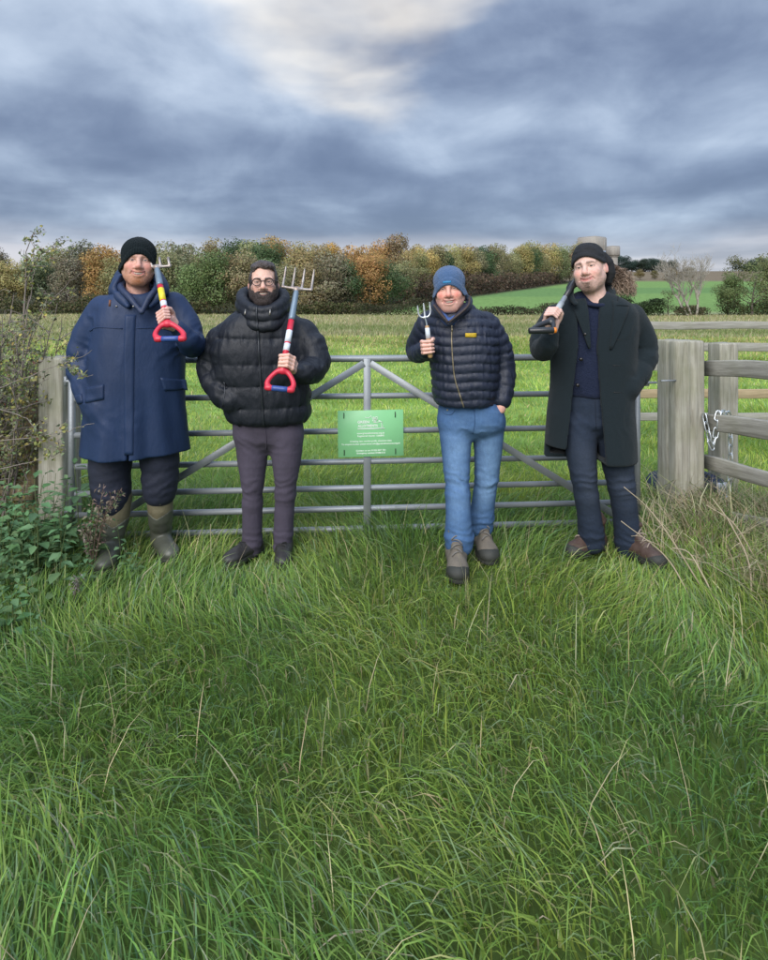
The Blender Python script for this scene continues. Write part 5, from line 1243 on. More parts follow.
    h = head(dict(pos=q(263.6, 283.2, -.04), scale=(1.0, 1.02, 1.0), yaw=yw-math.radians(2), pitch=math.radians(-2), roll=math.radians(-1.5), wide=.98, skin=SK, flush=.45, eye=.0026, smile=.9, open=1.1, brow=(.02, .015, .013), browk=.95, lips=(.45, .2, .17),
                  stubble=dict(w=.8, m=.8, c=.8, side=.9, col=(.05, .035, .03))))
    eyes(h, root, org, (.05, .03, .02))
    hairm = material('dark_brown_hair', (.030, .022, .022), .45, var=.7, vscale=70, vcol=(.095, .075, .070), bump=.8, bscale=130, bstretch=(1, .35, 1))
    strands = lambda p: .0050*fbm(np.stack([p[:, 0]*2.6+p[:, 1]*1.2, p[:, 1]*.6, p[:, 2]], -1), 36, 6)+.0022*fbm(p, 95, 7)
    def hcut(X, Y, Z):
        ax = np.abs(X); front = .081-.006*np.cos((X-.012)*85)-.016*sstep(ax, .026, .055)-.075*sstep(ax, .060, .070); back = -.060+.055*(1-sstep(Y, .0, .05)); side = np.maximum(front, -.022)
        return np.where(Y < -.01, side, np.minimum(side, back+.0*Z))-Z
    hair = derived(h, .0055, hcut, extra=lambda s: (s.ell((.004, -.034, .104), (.040, .050, .024), k=.022, R=eul(0, .16, 0)), s.ell((.030, -.036, .092), (.036, .046, .024), k=.02), s.ell((-.032, -.020, .090), (.036, .055, .022), k=.02), s.ell((0, .02, .088), (.064, .080, .036), k=.02)), disp=strands, k=.006)
    place(h, hair, 'hair', hairm, root, org)
    def bcut(X, Y, Z):
        ax = np.abs(X); line = np.where(ax < .030, -.049+0*ax, np.where(ax < .056, -.049-.010*np.sin((ax-.030)/.026*np.pi*.5)**1+.032*sstep(ax, .046, .060), -.012+.05*sstep(ax, .058, .068)))
        D = np.maximum(Z-line, Y-.030-.2*(Z+.06)*(Z > -.06)); D = np.maximum(D, (Y-.01)*1.0); m = np.sqrt((X/.0235)**2+((Z+.0655-11*X*X*.9)/.0088)**2)-1
        return np.maximum(D, -m*.009)
    beard = derived(h, .0085, bcut, extra=lambda s: (s.ell((0, -.074, -.112), (.040, .030, .024), k=.025), s.cap((-.022, -.093, -.056), (0, -.101, -.0505), .007, .0075, k=.01), s.cap((.022, -.093, -.056), (0, -.101, -.0505), .007, .0075, k=.01)), disp=lambda p: .0025*fbm(p, 70, 9), k=.008)
    place(h, beard, 'beard', material('dark_beard', (.024, .017, .017), .7, var=.7, vscale=110, vcol=(.075, .052, .047), bump=.9, bscale=190), root, org)
    gl = None; fm = material('black_glasses_frame', (.012, .011, .014), .3)
    m = MB()
    for s in (-1, 1):
        th = np.linspace(0, 2*np.pi, 25); ring_ = np.stack([s*.0335+.0235*np.cos(th), -.1075+.004*np.abs(np.cos(th)), .001+.0205*np.sin(th)], 1); m.add(*sweep(h['T'](ring_), .0021+.0011*np.clip(np.sin(th), 0, 1), 6, caps=False))
        m.add(*sweep(h['T'](spline([(s*.056, -.104, .008), (s*.074, -.085, .008), (s*.084, .0, .006), (s*.083, .03, -.008)], 10)), .002, 5))
    m.add(*sweep(h['T'](spline([(-.011, -.107, .006), (0, -.1105, .0085), (.011, -.107, .006)], 7)), .0022, 6)); gl = m.build('glasses', fm, root, org)
    for s in (-1, 1):
        th = np.linspace(0, 2*np.pi, 24, endpoint=False); Vv = np.concatenate([[[s*.0335, -.1085, .001]], np.stack([s*.0335+.0225*np.cos(th), -.1065+.0035*np.abs(np.cos(th)), .001+.0195*np.sin(th)], 1)]); Tt = np.array([[0, 1+i, 1+(i+1) % 24] for i in range(24)])
        mk('lens', h['T'](Vv), Tt, lens_mat(), gl, org)
    J = [(q(264, 312, .02), q(264, 340, .0), .055, .11), (q(264, 340), q(267, 420), .12, .115), (q(232, 330), q(298, 328), .05, .05), (q(223, 331), q(212, 371, -.02), .045, .042), (q(212, 371, -.02), q(231, 401, -.13), .04, .034), (q(231, 401, -.13), q(237, 408, -.16), .038, .03),
         (q(305, 328), q(314, 365, -.07), .045, .042), (q(314, 365, -.07), wr, .04, .028), (q(254, 425), q(252.5, 490), .085, .045), (q(284, 425), q(285.5, 488), .085, .045), (q(252.5, 490), q(252.2, 552, .02), .045, .032), (q(285.5, 488), q(283, 550, .02), .045, .032)]
    bV, bQ = soft_body(J); body(root, org, [(h['T'](h['V']), h['Q'], h['col']), (hV, hQ, hc), (bV, bQ, None)], SK)
def lens_mat():
    if 'lens' in MATS: return MATS['lens']
    m = bpy.data.materials.new('spectacle_lens'); m.use_nodes = True; t = m.node_tree; t.nodes.clear(); o = t.nodes.new('ShaderNodeOutputMaterial'); a = t.nodes.new('ShaderNodeBsdfTransparent'); b = t.nodes.new('ShaderNodeBsdfGlossy'); b.inputs['Roughness'].default_value = .05
    fr = t.nodes.new('ShaderNodeFresnel'); fr.inputs[0].default_value = 1.5; mx = t.nodes.new('ShaderNodeMixShader'); t.links.new(fr.outputs[0], mx.inputs[0]); t.links.new(a.outputs[0], mx.inputs[1]); t.links.new(b.outputs[0], mx.inputs[2]); t.links.new(mx.outputs[0], o.inputs[0]); MATS['lens'] = m; return m
man_puffer()

# ================================================================== man in the quilted jacket and blue beanie
def man_quilted():
    d = 3.5; q = lambda px, py, dd=0.0: P(px, py, d+dd)
    org = np.array([q(462, 560)[0], d, 0.0]); root = empty('person', org, 'person in blue beanie and jeans leaning an elbow on the gate', 'person', 'men in front of the gate'); yw = math.atan2(-org[0], d)
    SK = (.66, .36, .29)
    nav = material('navy_quilted_nylon', (.012, .017, .036), .54, var=.15, vscale=10, bump=.5, bscale=40, bstretch=(1, 1, .5), spec=.45)
    tool = empty('hand_fork', P(428, 338, 3.26), 'small three tined hand fork with wooden handle held up in a fist', 'hand fork'); torg = np.array(tool.location)
    b0 = P(430.5, 358, 3.27); b1 = P(427, 325.5, 3.28); T = nrm(b1-b0); at = lambda t, s=0.0, f=0.0: b0+T*t+nrm(np.array([1, 0, .08])-T*np.dot([1, 0, .08], T))*s+np.array([0, -1, 0])*f; L0 = np.linalg.norm(b1-b0)
    V, F = sweep([at(t*L0) for t in (0, .06, .4, .75, .95, 1)], [.010, .0135, .0145, .013, .0115, .009], 12); hd = mk('handle', V, F, woodh, tool, torg); V, Q_ = sweep([at(L0*.60), at(L0*.93)], [.01455, .0126], 12); mk('label_band', V, Q_, whitel, hd, torg)
    V, F = sweep(spline([at(L0-.01), at(L0+.02, -.002), at(L0+.045, -.007)], 8), np.linspace(.0055, .005, 8), 8); mk('neck', V, F, steel, tool, torg)
    f = SDF(at(L0)-np.array([.08, .08, .02]), at(L0)+np.array([.08, .08, .17]), .0026); hb = L0+.045
    f.tube(spline([at(hb+.055, -.040), at(hb+.022, -.039), at(hb+.003, -.026), at(hb, -.006), at(hb+.005, .014), at(hb+.026, .026), at(hb+.060, .027)], 26), [.0050]*26); f.tube(np.array([at(hb, -.006), at(hb+.068, -.006)]), [.0058, .0046], k=.006)
    for x, e in ((-.040, .065), (-.006, .074), (.027, .076)): f.tube(np.array([at(hb+.04, x), at(hb+e+.004, x, .004)]), [.0052, .0026], k=.003)
    V, Q = f.mesh(); mk('fork_head', V, Q, material('bright_tool_steel', (.62, .65, .68), .3, .7, var=.15, vscale=30), tool, torg)
    O = at(L0*.34); hV, hQ, hc, wr = grip_hand(O, T, q(416, 351, .14)-O+np.array([.05, 0, 0]), (-1, -.25, 0), .0145, .98, (.70, .42, .35))
    f = fbox(395, 415, 530, 290, d, -.40, .42, .0068)
    sp = .0505
    def quilt(X, Y, Z):
        w = Z+.012*(X-org[0])+.006*np.sin(X*21); return .010*np.abs(np.sin(w*np.pi/sp))**.5-.006
    f.stack(rows(d, [(303, 436, 470, .085), (308, 433, 476, .10), (314, 429, 484, .12), (324, 427, 491, .145), (340, 427, 498, .165), (360, 430, 499, .175), (380, 432, 498, .175), (395, 433, 496, .17), (404, 437, 493, .16)]), ex=2.4, mod=quilt, capk=.02, yaw=yw)
    ring = lambda am, ph=0.0: (lambda s, fr: am*np.abs(np.sin((s+ph)*np.pi/sp))**.5-am*.6)
    f.tube(np.array([q(485, 324, .01), q(498, 344, .02), q(504, 364, .02), q(504, 384, -.01), q(502, 399, -.04)]), [.078, .069, .063, .058, .053], k=.022, n=12, mod=ring(.009))
    f.tube(np.array([q(431, 322, .03), q(421, 337, .10), q(415.5, 350.5, .16), q(420, 353.5, .04), wr+np.array([-.008, .015, -.012])]), [.076, .066, .058, .054, .042], k=.02, n=12, mod=ring(.009))
    f.disp(folds(.0025, 16, (1, 1, 1), 61, .6)); f.disp(lambda p: .0030*(1-2.2*np.abs(vnoise(p*np.array([1, 1, .25]), 48, 75)))); f.disp(creases([(q(505, 362), (.08, .25, .10), (-6, 0, 12), .005), (q(462, 395, -.15), (.15, .3, .05), (5, 0, 9), .005), (q(417, 345, .1), (.08, .25, .06), (9, 0, 12), .005)], 77)); f.ell(q(450, 299, -.06), (.060, .085, .06), k=.01, op='s')
    V, Q = f.mesh(); jk = mk('quilted_jacket', V, Q, nav, root, org)
    g = fbox(420, 330, 485, 285, d, -.36, .22, .0055)
    g.tube(np.array([q(448, 324, -.20), q(440, 314, -.165), q(434.5, 307, -.10), q(435, 302, -.01), q(443, 298, .07)]), [.010, .0165, .018, .018, .018], n=16)
    g.tube(np.array([q(450, 324, -.20), q(459, 315, -.17), q(467.5, 307, -.11), q(468.5, 299, -.01), q(458, 297, .07)]), [.010, .0165, .02, .02, .018], n=16, k=.004); g.disp(folds(.003, 22, seed=63)); V, Q = g.mesh(); cl = mk('collar', V, Q, nav, jk, org)
    lin = material('brown_cord_lining', (.055, .040, .036), .9, var=.3, vscale=60)
    for pts in ([q(449, 322, -.222), q(460.5, 313, -.195), q(468.5, 305, -.135), q(469.5, 297, -.04)], [q(448, 322, -.222), q(439, 312, -.19), q(433.8, 305, -.13)]):
        V, F = sweep(spline(pts, 14), .0065, 6); mk('collar_lining', V, F, lin, cl, org)
    V, Q = None, None
    su = fbox(435, 330, 468, 300, d, -.3, .1, .006); su.tube(np.array([q(440, 312, -.07), q(449.5, 322.5, -.135), q(460, 312, -.07)]), [.022, .024, .022], n=8); V, Q = su.mesh(); mk('blue_undershirt', V, Q, material('mid_blue_jersey', (.05, .10, .28), .85, var=.2, vscale=40), root, org)
    brass = material('brass_zip', (.30, .25, .17), .4, .7, var=.4, vscale=70)
    zip_line(f, [q(449, 324), q(448.8, 345), q(451, 372), q(456, 390), q(461, 405)], 'zip', brass, jk, org, .0042, .003, 44)
    p = on_front(f, q(449, 327), .008); V, F = sweep([p, p+np.array([.001, -.002, -.02])], [.006, .004], 6); mk('zip_pull', V, F, brass, jk, org)
    V, Q = patch(f, [q(461.5, 331.5), q(472.3, 331.5), q(472.3, 335.4), q(461.5, 335.4)], 6, 3, .006, .01); bd = mk('chest_badge', V, Q, material('yellow_badge', (.62, .42, .02), .6, var=.5, vscale=140, vcol=(.16, .10, .02)), jk, org)
    # jeans
    seam_ = material('denim_seam', (.035, .085, .19), .9); jm = jeans_mat('mid_blue_denim', (.050, .125, .295), (.13, .24, .43))
    t = fbox(425, 560, 518, 390, d, -.32, .3, .0068)
    t.stack(rows(d, [(392, 444, 490, .10), (402, 439.5, 497, .12), (408, 438, 503, .125), (420, 437.5, 505, .125), (427, 440, 503, .115), (434, 452, 492, .08), (440, 465, 479, .03)]), ex=2.3, yaw=yw)
    leg(t, [q(455.5, 424), q(456, 450, -.03), q(457, 480, -.07), q(458.5, 512, -.10), q(459, 543, -.10)], [.100, .084, .070, .071, .083], k=.03, knee=.004, seed=2); leg(t, [q(488, 424, .02), q(488, 450, .03), q(486.5, 478, .04), q(483, 505, .07), q(480.5, 525, .10)], [.099, .082, .068, .068, .079], k=.03, knee=.004, seed=6)
    t.disp(folds(.0022, 10, (1, 1, 1.1), 67, .6)); t.disp(leg_creases(q(471, 424), q(457, 478, -.06), q(487, 478, .03), q(459, 534, -.1), q(481, 518, .08), .0075, 71)); V, Q = t.mesh(); tr = mk('jeans', V, Q, jm, root, org); denim(tr, (.042, .105, .24), (.15, .26, .43), (.020, .050, .125), (.62, .38), .75, 3)
    zip_line(t, [q(471, 406), q(471.5, 418), q(470, 430)], 'fly_seam', seam_, tr, org, .003, .0, 10); zip_line(t, [q(439.5, 406), q(443, 411), q(449, 411.5), q(453, 407)], 'pocket_seam', seam_, tr, org, .003, .001, 12); V, F = sweep([on_front(t, q(446, 407.5), .003), on_front(t, q(446, 407.5), -.002)], .005, 8); mk('rivet', V, F, brass, tr, org)
    g2 = fbox(440, 556, 472, 530, d, -.3, .1, .006)
    bl = material('khaki_suede_boot', (.17, .145, .115), .9, var=.55, vscale=22, vcol=(.075, .068, .06), bump=.4, bscale=60); sol = MATS['dark_rubber_sole']; lc = material('grey_lace', (.16, .15, .14), .8)
    for px, dp, yaw, pt in ((456.5, 3.40, -.10, 0), (481, 3.62, .05, 0)):
        x = (px-CX)/FPX*dp; shoe('boot', bl, sol, lc, (x, dp, float(gz(x, dp))+.03), yaw, root, org, pt, 1.17, 'boot')
    h = head(dict(crown=.072, pos=q(449.6, 289.0, -.05), scale=(1.02, 1.03, 1.08), yaw=yw-math.radians(3), pitch=math.radians(2), roll=math.radians(-4), wide=.97, jaw=1.2, skin=SK, age=1.0, flush=.85, ears=False, eye=.0022, smile=.6, open=1.15, brow=(.35, .26, .2), browk=.4, lips=(.42, .17, .15), stubble=dict(w=.12, m=.55, c=.1, side=.1, col=(.50, .42, .38))))
    eyes(h, root, org, (.12, .15, .18))
    zb = lambda X, Y: .021-.062*np.clip(np.abs(X)/.083, 0, 1)**2.2-.05*sstep(Y, -.02, .08)
    kn = knit_mat('marled_blue_knit', (.045, .095, .20), (.09, .15, .27), 150, .2)
    hat = derived(h, .012, lambda X, Y, Z: zb(X, Y)-Z, extra=lambda s: s.ell((0, .012, .050), (.077, .09, .064), k=.03), disp=lambda p: .0022*fbm(p, 60, 3)+.003*fbm(p, 16, 4)); hb_ = place(h, hat, 'beanie', kn, root, org)
    band = derived(h, .017, lambda X, Y, Z: np.maximum(zb(X, Y)-.001-Z, Z-(zb(X, Y)+.046)), disp=lambda p: .0022*fbm(p, 60, 5), k=.012); place(h, band, 'beanie_turn_up', kn, root, org)
    fr = derived(h, .0195, lambda X, Y, Z: np.maximum(np.maximum(np.abs(X+.004)-.024, np.abs(Z-.038)-.0065), Y)); place(h, fr, 'hat_label', material('bright_blue_label', (.01, .17, .36), .6), hb_, org)
    J = [(q(450, 308, .02), q(458, 335), .055, .11), (q(458, 335), q(466, 400), .125, .12), (q(437, 322), q(484, 320), .05, .05), (q(488, 321), q(504, 364, .02), .045, .04), (q(504, 364, .02), q(502, 400, -.04), .04, .034), (q(502, 399, -.045), q(500, 409, -.06), .046, .045), (q(432, 323, .03), q(416, 350, .15), .045, .04), (q(416, 350, .15), wr, .04, .028),
         (q(457, 410), q(457, 480, -.06), .085, .045), (q(486, 410), q(486.5, 478, .04), .085, .045), (q(457, 480, -.06), q(458, 545, -.09), .045, .034), (q(486.5, 478, .04), q(481, 530, .10), .045, .034)]
    bV, bQ = soft_body(J); body(root, org, [(h['T'](h['V']), h['Q'], h['col']), (hV, hQ, hc), (bV, bQ, None)], SK)
def jeans_mat(name, base, light):
    return material(name, attr=True, rough=.88, var=.12, vscale=60, bump=.35, bscale=120, bstretch=(1, 1, .55))
man_quilted()

# ================================================================== man in the long wool coat
def man_coat():
    d = 3.5; q = lambda px, py, dd=0.0: P(px, py, d+dd)
    org = np.array([q(602, 560)[0], d, 0.0]); root = empty('person', org, 'long haired person in open dark wool coat and black bandana', 'person', 'men in front of the gate'); yw = math.atan2(-org[0], d)
    SK = (.66, .43, .36)
    wool = material('dark_green_black_wool', (.0125, .0190, .0235), .95, var=.45, vscale=160, vcol=(.022, .031, .037), bump=.5, bscale=240, sheen=.08, spec=.10)
    tool = empty('garden_spade', P(543, 336, 3.1), 'black handled garden spade carried over the wool coated shoulder', 'spade'); torg = np.array(tool.location)
    B = P(542.5, 330.5, 3.10); Hd = P(592, 255, 3.74); T = nrm(Hd-B); S = np.array([1, .05, .02]); S = nrm(S-T*np.dot(S, T)*.0); L_ = np.linalg.norm(Hd-B); at = lambda s, t: B+S*s+T*t
    V, F = sweep([at(-.072, 0), at(-.068, 0), at(.055, 0), at(.06, 0)], [.013, .017, .017, .016], 14); gr = mk('grip', V, F, blackp, tool, torg); V, F = sweep([at(.058, 0), at(.071, 0)], [.0165, .015], 14); mk('end_cap', V, F, orangep, gr, torg)
    f = SDF(B-.16, B+.2, .004); nk = at(.012, .095)
    for s in (-.062, .052): f.tube(spline([at(s, 0), at(s*.9, .03), at(s*.5+.006, .068), nk], 9), [.0095, .0095, .010, .012, .013, .014, .015, .016, .018], k=.006)
    f.cap(nk, at(.01, .17), .018, .017, k=.01); V, Q = f.mesh(); mk('handle', V, Q, blackp, tool, torg)
    V, F = sweep([at(.008, .15), at(0, L_*.62)], .0135, 14); mk('shaft', V, F, greym, tool, torg); V, F = sweep([at(.007, .20), at(.006, .29)], .0165, 14); mk('collar_sleeve', V, F, material('light_grey_sleeve', (.36, .40, .42), .45), tool, torg)
    V, F = sweep([at(.0045, .36), at(0, L_*.72)], .0150, 14); mk('dark_sleeve', V, F, blackp, tool, torg)
    V, F = sweep([at(0, L_*.70), at(0, L_*.92)], [.0165, .019], 12); mk('socket', V, F, steel, tool, torg)
    Fd = nrm(np.cross(S, T)); V, F = boxm(at(0, L_*.92+.06), (.15, .004, .14), np.stack([S, Fd, T], 1), .0015); mk('blade', V, F, steel, tool, torg, smooth=False)
    O = at(.008, .155); hV, hQ, hc, wr = grip_hand(O, T, q(545, 349, -.10)-O+np.array([.05, .03, -.04]), (-1, -.75, .15), .017, 1.02, (.68, .44, .38))
    f = fbox(515, 475, 672, 280, d, -.45, .32, .0075)
    RW = rows(d, [(293, 576, 612, .075), (298, 566, 622, .10), (303, 557, 631, .12), (312, 550, 637, .14), (330, 548, 638, .155), (360, 549, 636, .165), (385, 549, 634, .165), (410, 546, 634, .17), (435, 544, 636, .175), (458, 543, 637, .18)])
    f.stack(RW, ex=2.4, capk=.015, yaw=yw)
    inn = f.copy(); inn.F = inn.F+.020
    f.tube(np.array([q(556, 318, -.01), q(544, 335, -.03), q(541, 350, -.07), q(547, 345, -.20), wr+np.array([-.004, .01, -.012])]), [.080, .072, .066, .058, .045], k=.03, n=11, mod=lambda s, fr: .004*np.sin(s*48)*np.exp(-((fr-.55)/.2)**2))
    f.tube(np.array([q(631, 317, .02), q(643, 337, .02), q(646, 355, .0), q(639, 374, -.07), q(630, 388, -.12)]), [.080, .072, .067, .060, .055], k=.03, n=11, mod=lambda s, fr: .005*np.sin(s*52)*np.exp(-((fr-.6)/.22)**2))
    f.disp(folds(.004, 8, (1, 1, .4), 81, .5)); f.disp(creases([(q(543, 346, -.1), (.08, .25, .08), (8, 0, 13), .006), (q(646, 352, -.02), (.08, .25, .10), (-7, 0, 13), .006), (q(636, 378, -.1), (.07, .2, .06), (-10, 0, 12), .005), (q(560, 325, -.1), (.06, .2, .06), (12, 0, 7), .004), (q(625, 330, -.1), (.06, .2, .08), (-12, 0, 5), .004), (q(620, 430, -.15), (.06, .2, .15), (13, 0, 2), .004), (q(555, 420, -.15), (.06, .2, .15), (13, 0, 2), .004)], 79))
    zz = [q(0, y)[2] for y in (458, 400, 345, 300, 285)]; lx = [q(x, 0, -.16)[0] for x in (568, 574.5, 581, 580.5, 578)]; rx = [q(x, 0, -.16)[0] for x in (605, 600.5, 597.5, 602, 605)]
    def slot(X, Y, Z):
        z = Z.ravel(); l = np.interp(z, zz, lx)[None, None, :]; r = np.interp(z, zz, rx)[None, None, :]; return np.maximum(np.maximum(l-X, X-r), Y-(d+.0))
    f.fn(lambda X, Y, Z: -slot(X, Y, Z), 'i', .006)
    f.put(f.lo-1, f.lo+50, lambda X, Y, Z: inn.F, 0, 's')
    hemz = q(0, 446)[2]; xm = q(585, 0)[0]; f.fn(lambda X, Y, Z: np.where((X < xm) & (Y < d+.03), (hemz+.10*(q(566, 0)[0]-X)*-0+.06*(X-q(566, 0)[0])*-1*(-1)*-1)-Z, -1), 'i')
    V, Q = f.mesh(); coat = mk('overcoat', V, Q, wool, root, org)
    outer = f
    # lapels and collar
    def poly_patch(pts, nm, off=.012, th=.014):
        TL, TR, BR, BL = pts; V, Q = patch(full, [TL, TR, BR, BL], 8, 12, off, th); return mk(nm, V, Q, wool, coat, org)
    full = fbox(515, 475, 672, 280, d, -.45, .32, .0075); full.stack(RW, ex=2.4, capk=.015, yaw=yw)
    poly_patch([q(566, 300), q(580.5, 298), q(581.5, 345), q(580, 347)], 'lapel'); poly_patch([q(604, 300), q(619.5, 305), q(600, 346), q(598, 347)], 'lapel')
    poly_patch([q(612, 296), q(619, 300), q(618.5, 305.5), q(606, 305)], 'lapel_notch', .016, .012)
    g = fbox(556, 318, 630, 272, d, -.3, .22, .006); g.tube(np.array([q(576, 304, -.13), q(570.5, 296, -.06), q(572, 285, .02), q(588, 280, .10), q(607, 286, .05), q(612, 295, -.04), q(607, 303, -.12)]), [.012, .020, .024, .026, .026, .022, .012], n=22); V, Q = g.mesh(); mk('coat_collar', V, Q, wool, coat, org)
    bm = material('dark_horn_button', (.012, .010, .010), .3)
    for px, py in ((577.5, 333), (573.5, 357), (570.5, 382)):
        p = on_front(full, q(px, py), .009); th = np.linspace(0, 2*np.pi, 13); V, F = sweep([p+np.array([0, .01, 0]), p, p-np.array([0, .004, 0])], [.0105, .0105, .008], 12); mk('button', V, F, bm, coat, org)
    for px, py in ((605, 337.5), (605, 362), (605.5, 387.5)): zip_line(full, [q(px-4, py), q(px+4, py+.3)], 'buttonhole', bm, coat, org, .0022, .001, 5)
    zip_line(outer, [q(637, 372), q(632, 392)], 'pocket_welt', wool, coat, org, .005, .002, 6)
    # sweater
    s = fbox(560, 408, 622, 284, d, -.26, .24, .0068); s.stack(rows(d, [(291, 576, 608, .07), (296, 570, 614, .085), (301, 564, 620, .098), (315, 560, 624, .115), (345, 560, 624, .130), (375, 561, 624, .137), (396, 562, 624, .130)]), ex=2.3, capk=.03, yaw=yw)
    s.disp(folds(.004, 14, (1, 1, .7), 83, .5)); s.ell(q(591, 287, -.03), (.052, .070, .022), k=.006, op='s')
    V, Q = s.mesh(); mk('sweater', V, Q, knit_mat('navy_wool_jumper', (.012, .017, .040), (.026, .034, .066), 110), root, org)
    # jeans
    jm = jeans_mat('dark_indigo_denim', (.016, .026, .050), (.055, .066, .092))
    t = fbox(555, 565, 655, 385, d, -.3, .28, .0068); t.stack(rows(d, [(388, 562, 625, .115), (402, 561, 626, .12), (424, 564, 627, .12), (433, 578, 616, .08), (440, 590, 604, .03)]), ex=2.3, yaw=yw)
    leg(t, [q(580, 424), q(581, 450, -.02), q(584.5, 482, -.03), q(588.5, 510, .0), q(592, 541, .03)], [.100, .088, .071, .067, .075], k=.02, knee=.003, seed=1); leg(t, [q(613, 424, .0), q(616, 452, -.02), q(621, 484, -.03), q(625.5, 515, .0), q(628.5, 546, .02)], [.102, .094, .077, .070, .077], k=.02, knee=.003, seed=4)
    t.disp(folds(.0022, 10, (1, 1, 1.1), 87, .6)); t.disp(leg_creases(q(592, 420), q(584, 478, -.03), q(621, 480, -.03), q(591, 532, .02), q(628, 536, .02), .0075, 73)); V, Q = t.mesh(); tr = mk('jeans', V, Q, jm, root, org); denim(tr, (.0085, .018, .040), (.034, .046, .074), (.005, .010, .023), (.62, .42), .6, 5)
    zip_line(t, [q(588, 396), q(588.5, 412), q(589, 424)], 'fly_seam', material('dark_denim_seam', (.009, .016, .034), .9), tr, org, .003, .0, 10)
    bl = material('brown_leather_boot', (.062, .036, .028), .55, var=.35, vscale=16, vcol=(.11, .075, .06), bump=.25, bscale=50); lc = material('tan_lace', (.30, .24, .20), .8)
    for px, dp, yaw in ((594, 3.58, -1.02), (631, 3.50, .42)):
        x = (px-CX)/FPX*dp; shoe('boot', bl, MATS['dark_rubber_sole'], lc, (x, dp, float(gz(x, dp))+.025), yaw, root, org, 0, 1.05, 'boot')
    h = head(dict(pos=q(589.3, 268.3, -.05), scale=(1.07, 1.07, 1.13), yaw=yw-math.radians(13), pitch=math.radians(-2), roll=math.radians(-9), wide=1.0, jaw=1.08, skin=SK, flush=.55, eye=.0030, smile=1.0, open=.75, brow=(.03, .02, .017), browk=.9, lips=(.47, .2, .18), stubble=dict(w=.42, m=.75, c=.75, side=.45, col=(.085, .055, .045))))
    eyes(h, root, org, (.05, .035, .025)); th = np.linspace(0, 2*np.pi, 28); nb = np.array([h['T']((0, .030, -.172))+np.array([.074*math.cos(a), .080*math.sin(a), .020*math.sin(a)]) for a in th]); V, F = sweep(nb, .0135, 8, caps=False); mk('sweater_neckband', V, F, MATS['navy_wool_jumper'], root, org)
    zb = lambda X, Y: .052-.040*np.clip(np.abs(X)/.083, 0, 1)**2-.085*sstep(Y, .015, .085)
    blk = material('black_cotton', (.0075, .0085, .011), .85, var=.3, vscale=20, bump=.3, bscale=60)
    ban = derived(h, .0085, lambda X, Y, Z: zb(X, Y)-Z, extra=lambda s: (s.ell((.0, .02, .085), (.064, .080, .042), k=.03), s.ell((.02, .080, .03), (.055, .045, .06), k=.03)), disp=folds(.005, 26, (1, 1, 1.6), 91, .6), k=.006); bo_ = place(h, ban, 'bandana', blk, root, org)
    hem = derived(h, .0125, lambda X, Y, Z: np.maximum(zb(X, Y)-.0005-Z, Z-(zb(X, Y)+.022)), k=.008); place(h, hem, 'bandana_band', blk, bo_, org)
    tl = SDF((-.02, -.03, -.13), (.15, .15, .10), .004); tl.tube(np.array([(.070, .045, .055), (.086, .065, .02), (.088, .075, -.03), (.075, .075, -.075)]), [.022, .027, .027, .018], n=10); tl.disp(folds(.005, 26, seed=93, ridge=.6)); V, Q = tl.mesh(); mk('bandana_tail', h['T'](V), Q, blk, bo_, org)
    # curly hair behind the shoulder
    rng = np.random.default_rng(5); m = MB(); a0 = q(607, 272, .07); 
    for i in range(430):
        st = a0+rng.normal(size=3)*np.array([.016, .03, .028]); en = q(607+rng.random()**.8*30, 284+rng.random()*13, .06+rng.normal()*.04); n = 18; tt = np.linspace(0, 1, n); mid = (st+en)/2+np.array([.035, 0, .025])*rng.uniform(.2, 1.3)
        c = spline([st, mid, en], n); fr_ = rng.uniform(3, 5.5); ph = rng.random()*6.28; am = rng.uniform(.004, .011)*np.minimum(tt*3, 1)
        c = c+np.stack([am*np.cos(fr_*6.28*tt+ph), am*np.sin(fr_*6.28*tt+ph), am*.8*np.sin(fr_*6.28*tt+ph*1.7)], 1); k = rng.uniform(.6, 1.5); m.add(*sweep(c, np.linspace(.0024, .0012, n), 3, caps=False), col=np.array([.13, .085, .06])*k+np.outer(np.repeat(tt, 3), [.26, .20, .15])*k)
    m.build('long_curly_hair', material('light_brown_hair', attr=True, rough=.5, trans=.15), root, org)
    J = [(q(591, 296, .02), q(592, 325), .055, .10), (q(592, 325), q(594, 405), .105, .105), (q(560, 318), q(626, 316), .05, .05), (q(556, 319), q(541.5, 349, -.06), .045, .042), (q(541.5, 349, -.06), wr, .042, .028), (q(631, 318, .02), q(645, 354), .045, .042), (q(645, 354), q(631, 387, -.11), .04, .034), (q(631, 387, -.11), q(625, 396, -.13), .036, .03),
         (q(582, 415), q(584.5, 482, -.02), .08, .045), (q(612, 415), q(621, 484, -.02), .08, .045), (q(584.5, 482, -.02), q(592, 545, .04), .045, .034), (q(621, 484, -.02), q(629, 548, .03), .045, .034)]
    bV, bQ = soft_body(J); body(root, org, [(h['T'](h['V']), h['Q'], h['col']), (hV, hQ, hc), (bV, bQ, None)], SK)
man_coat()

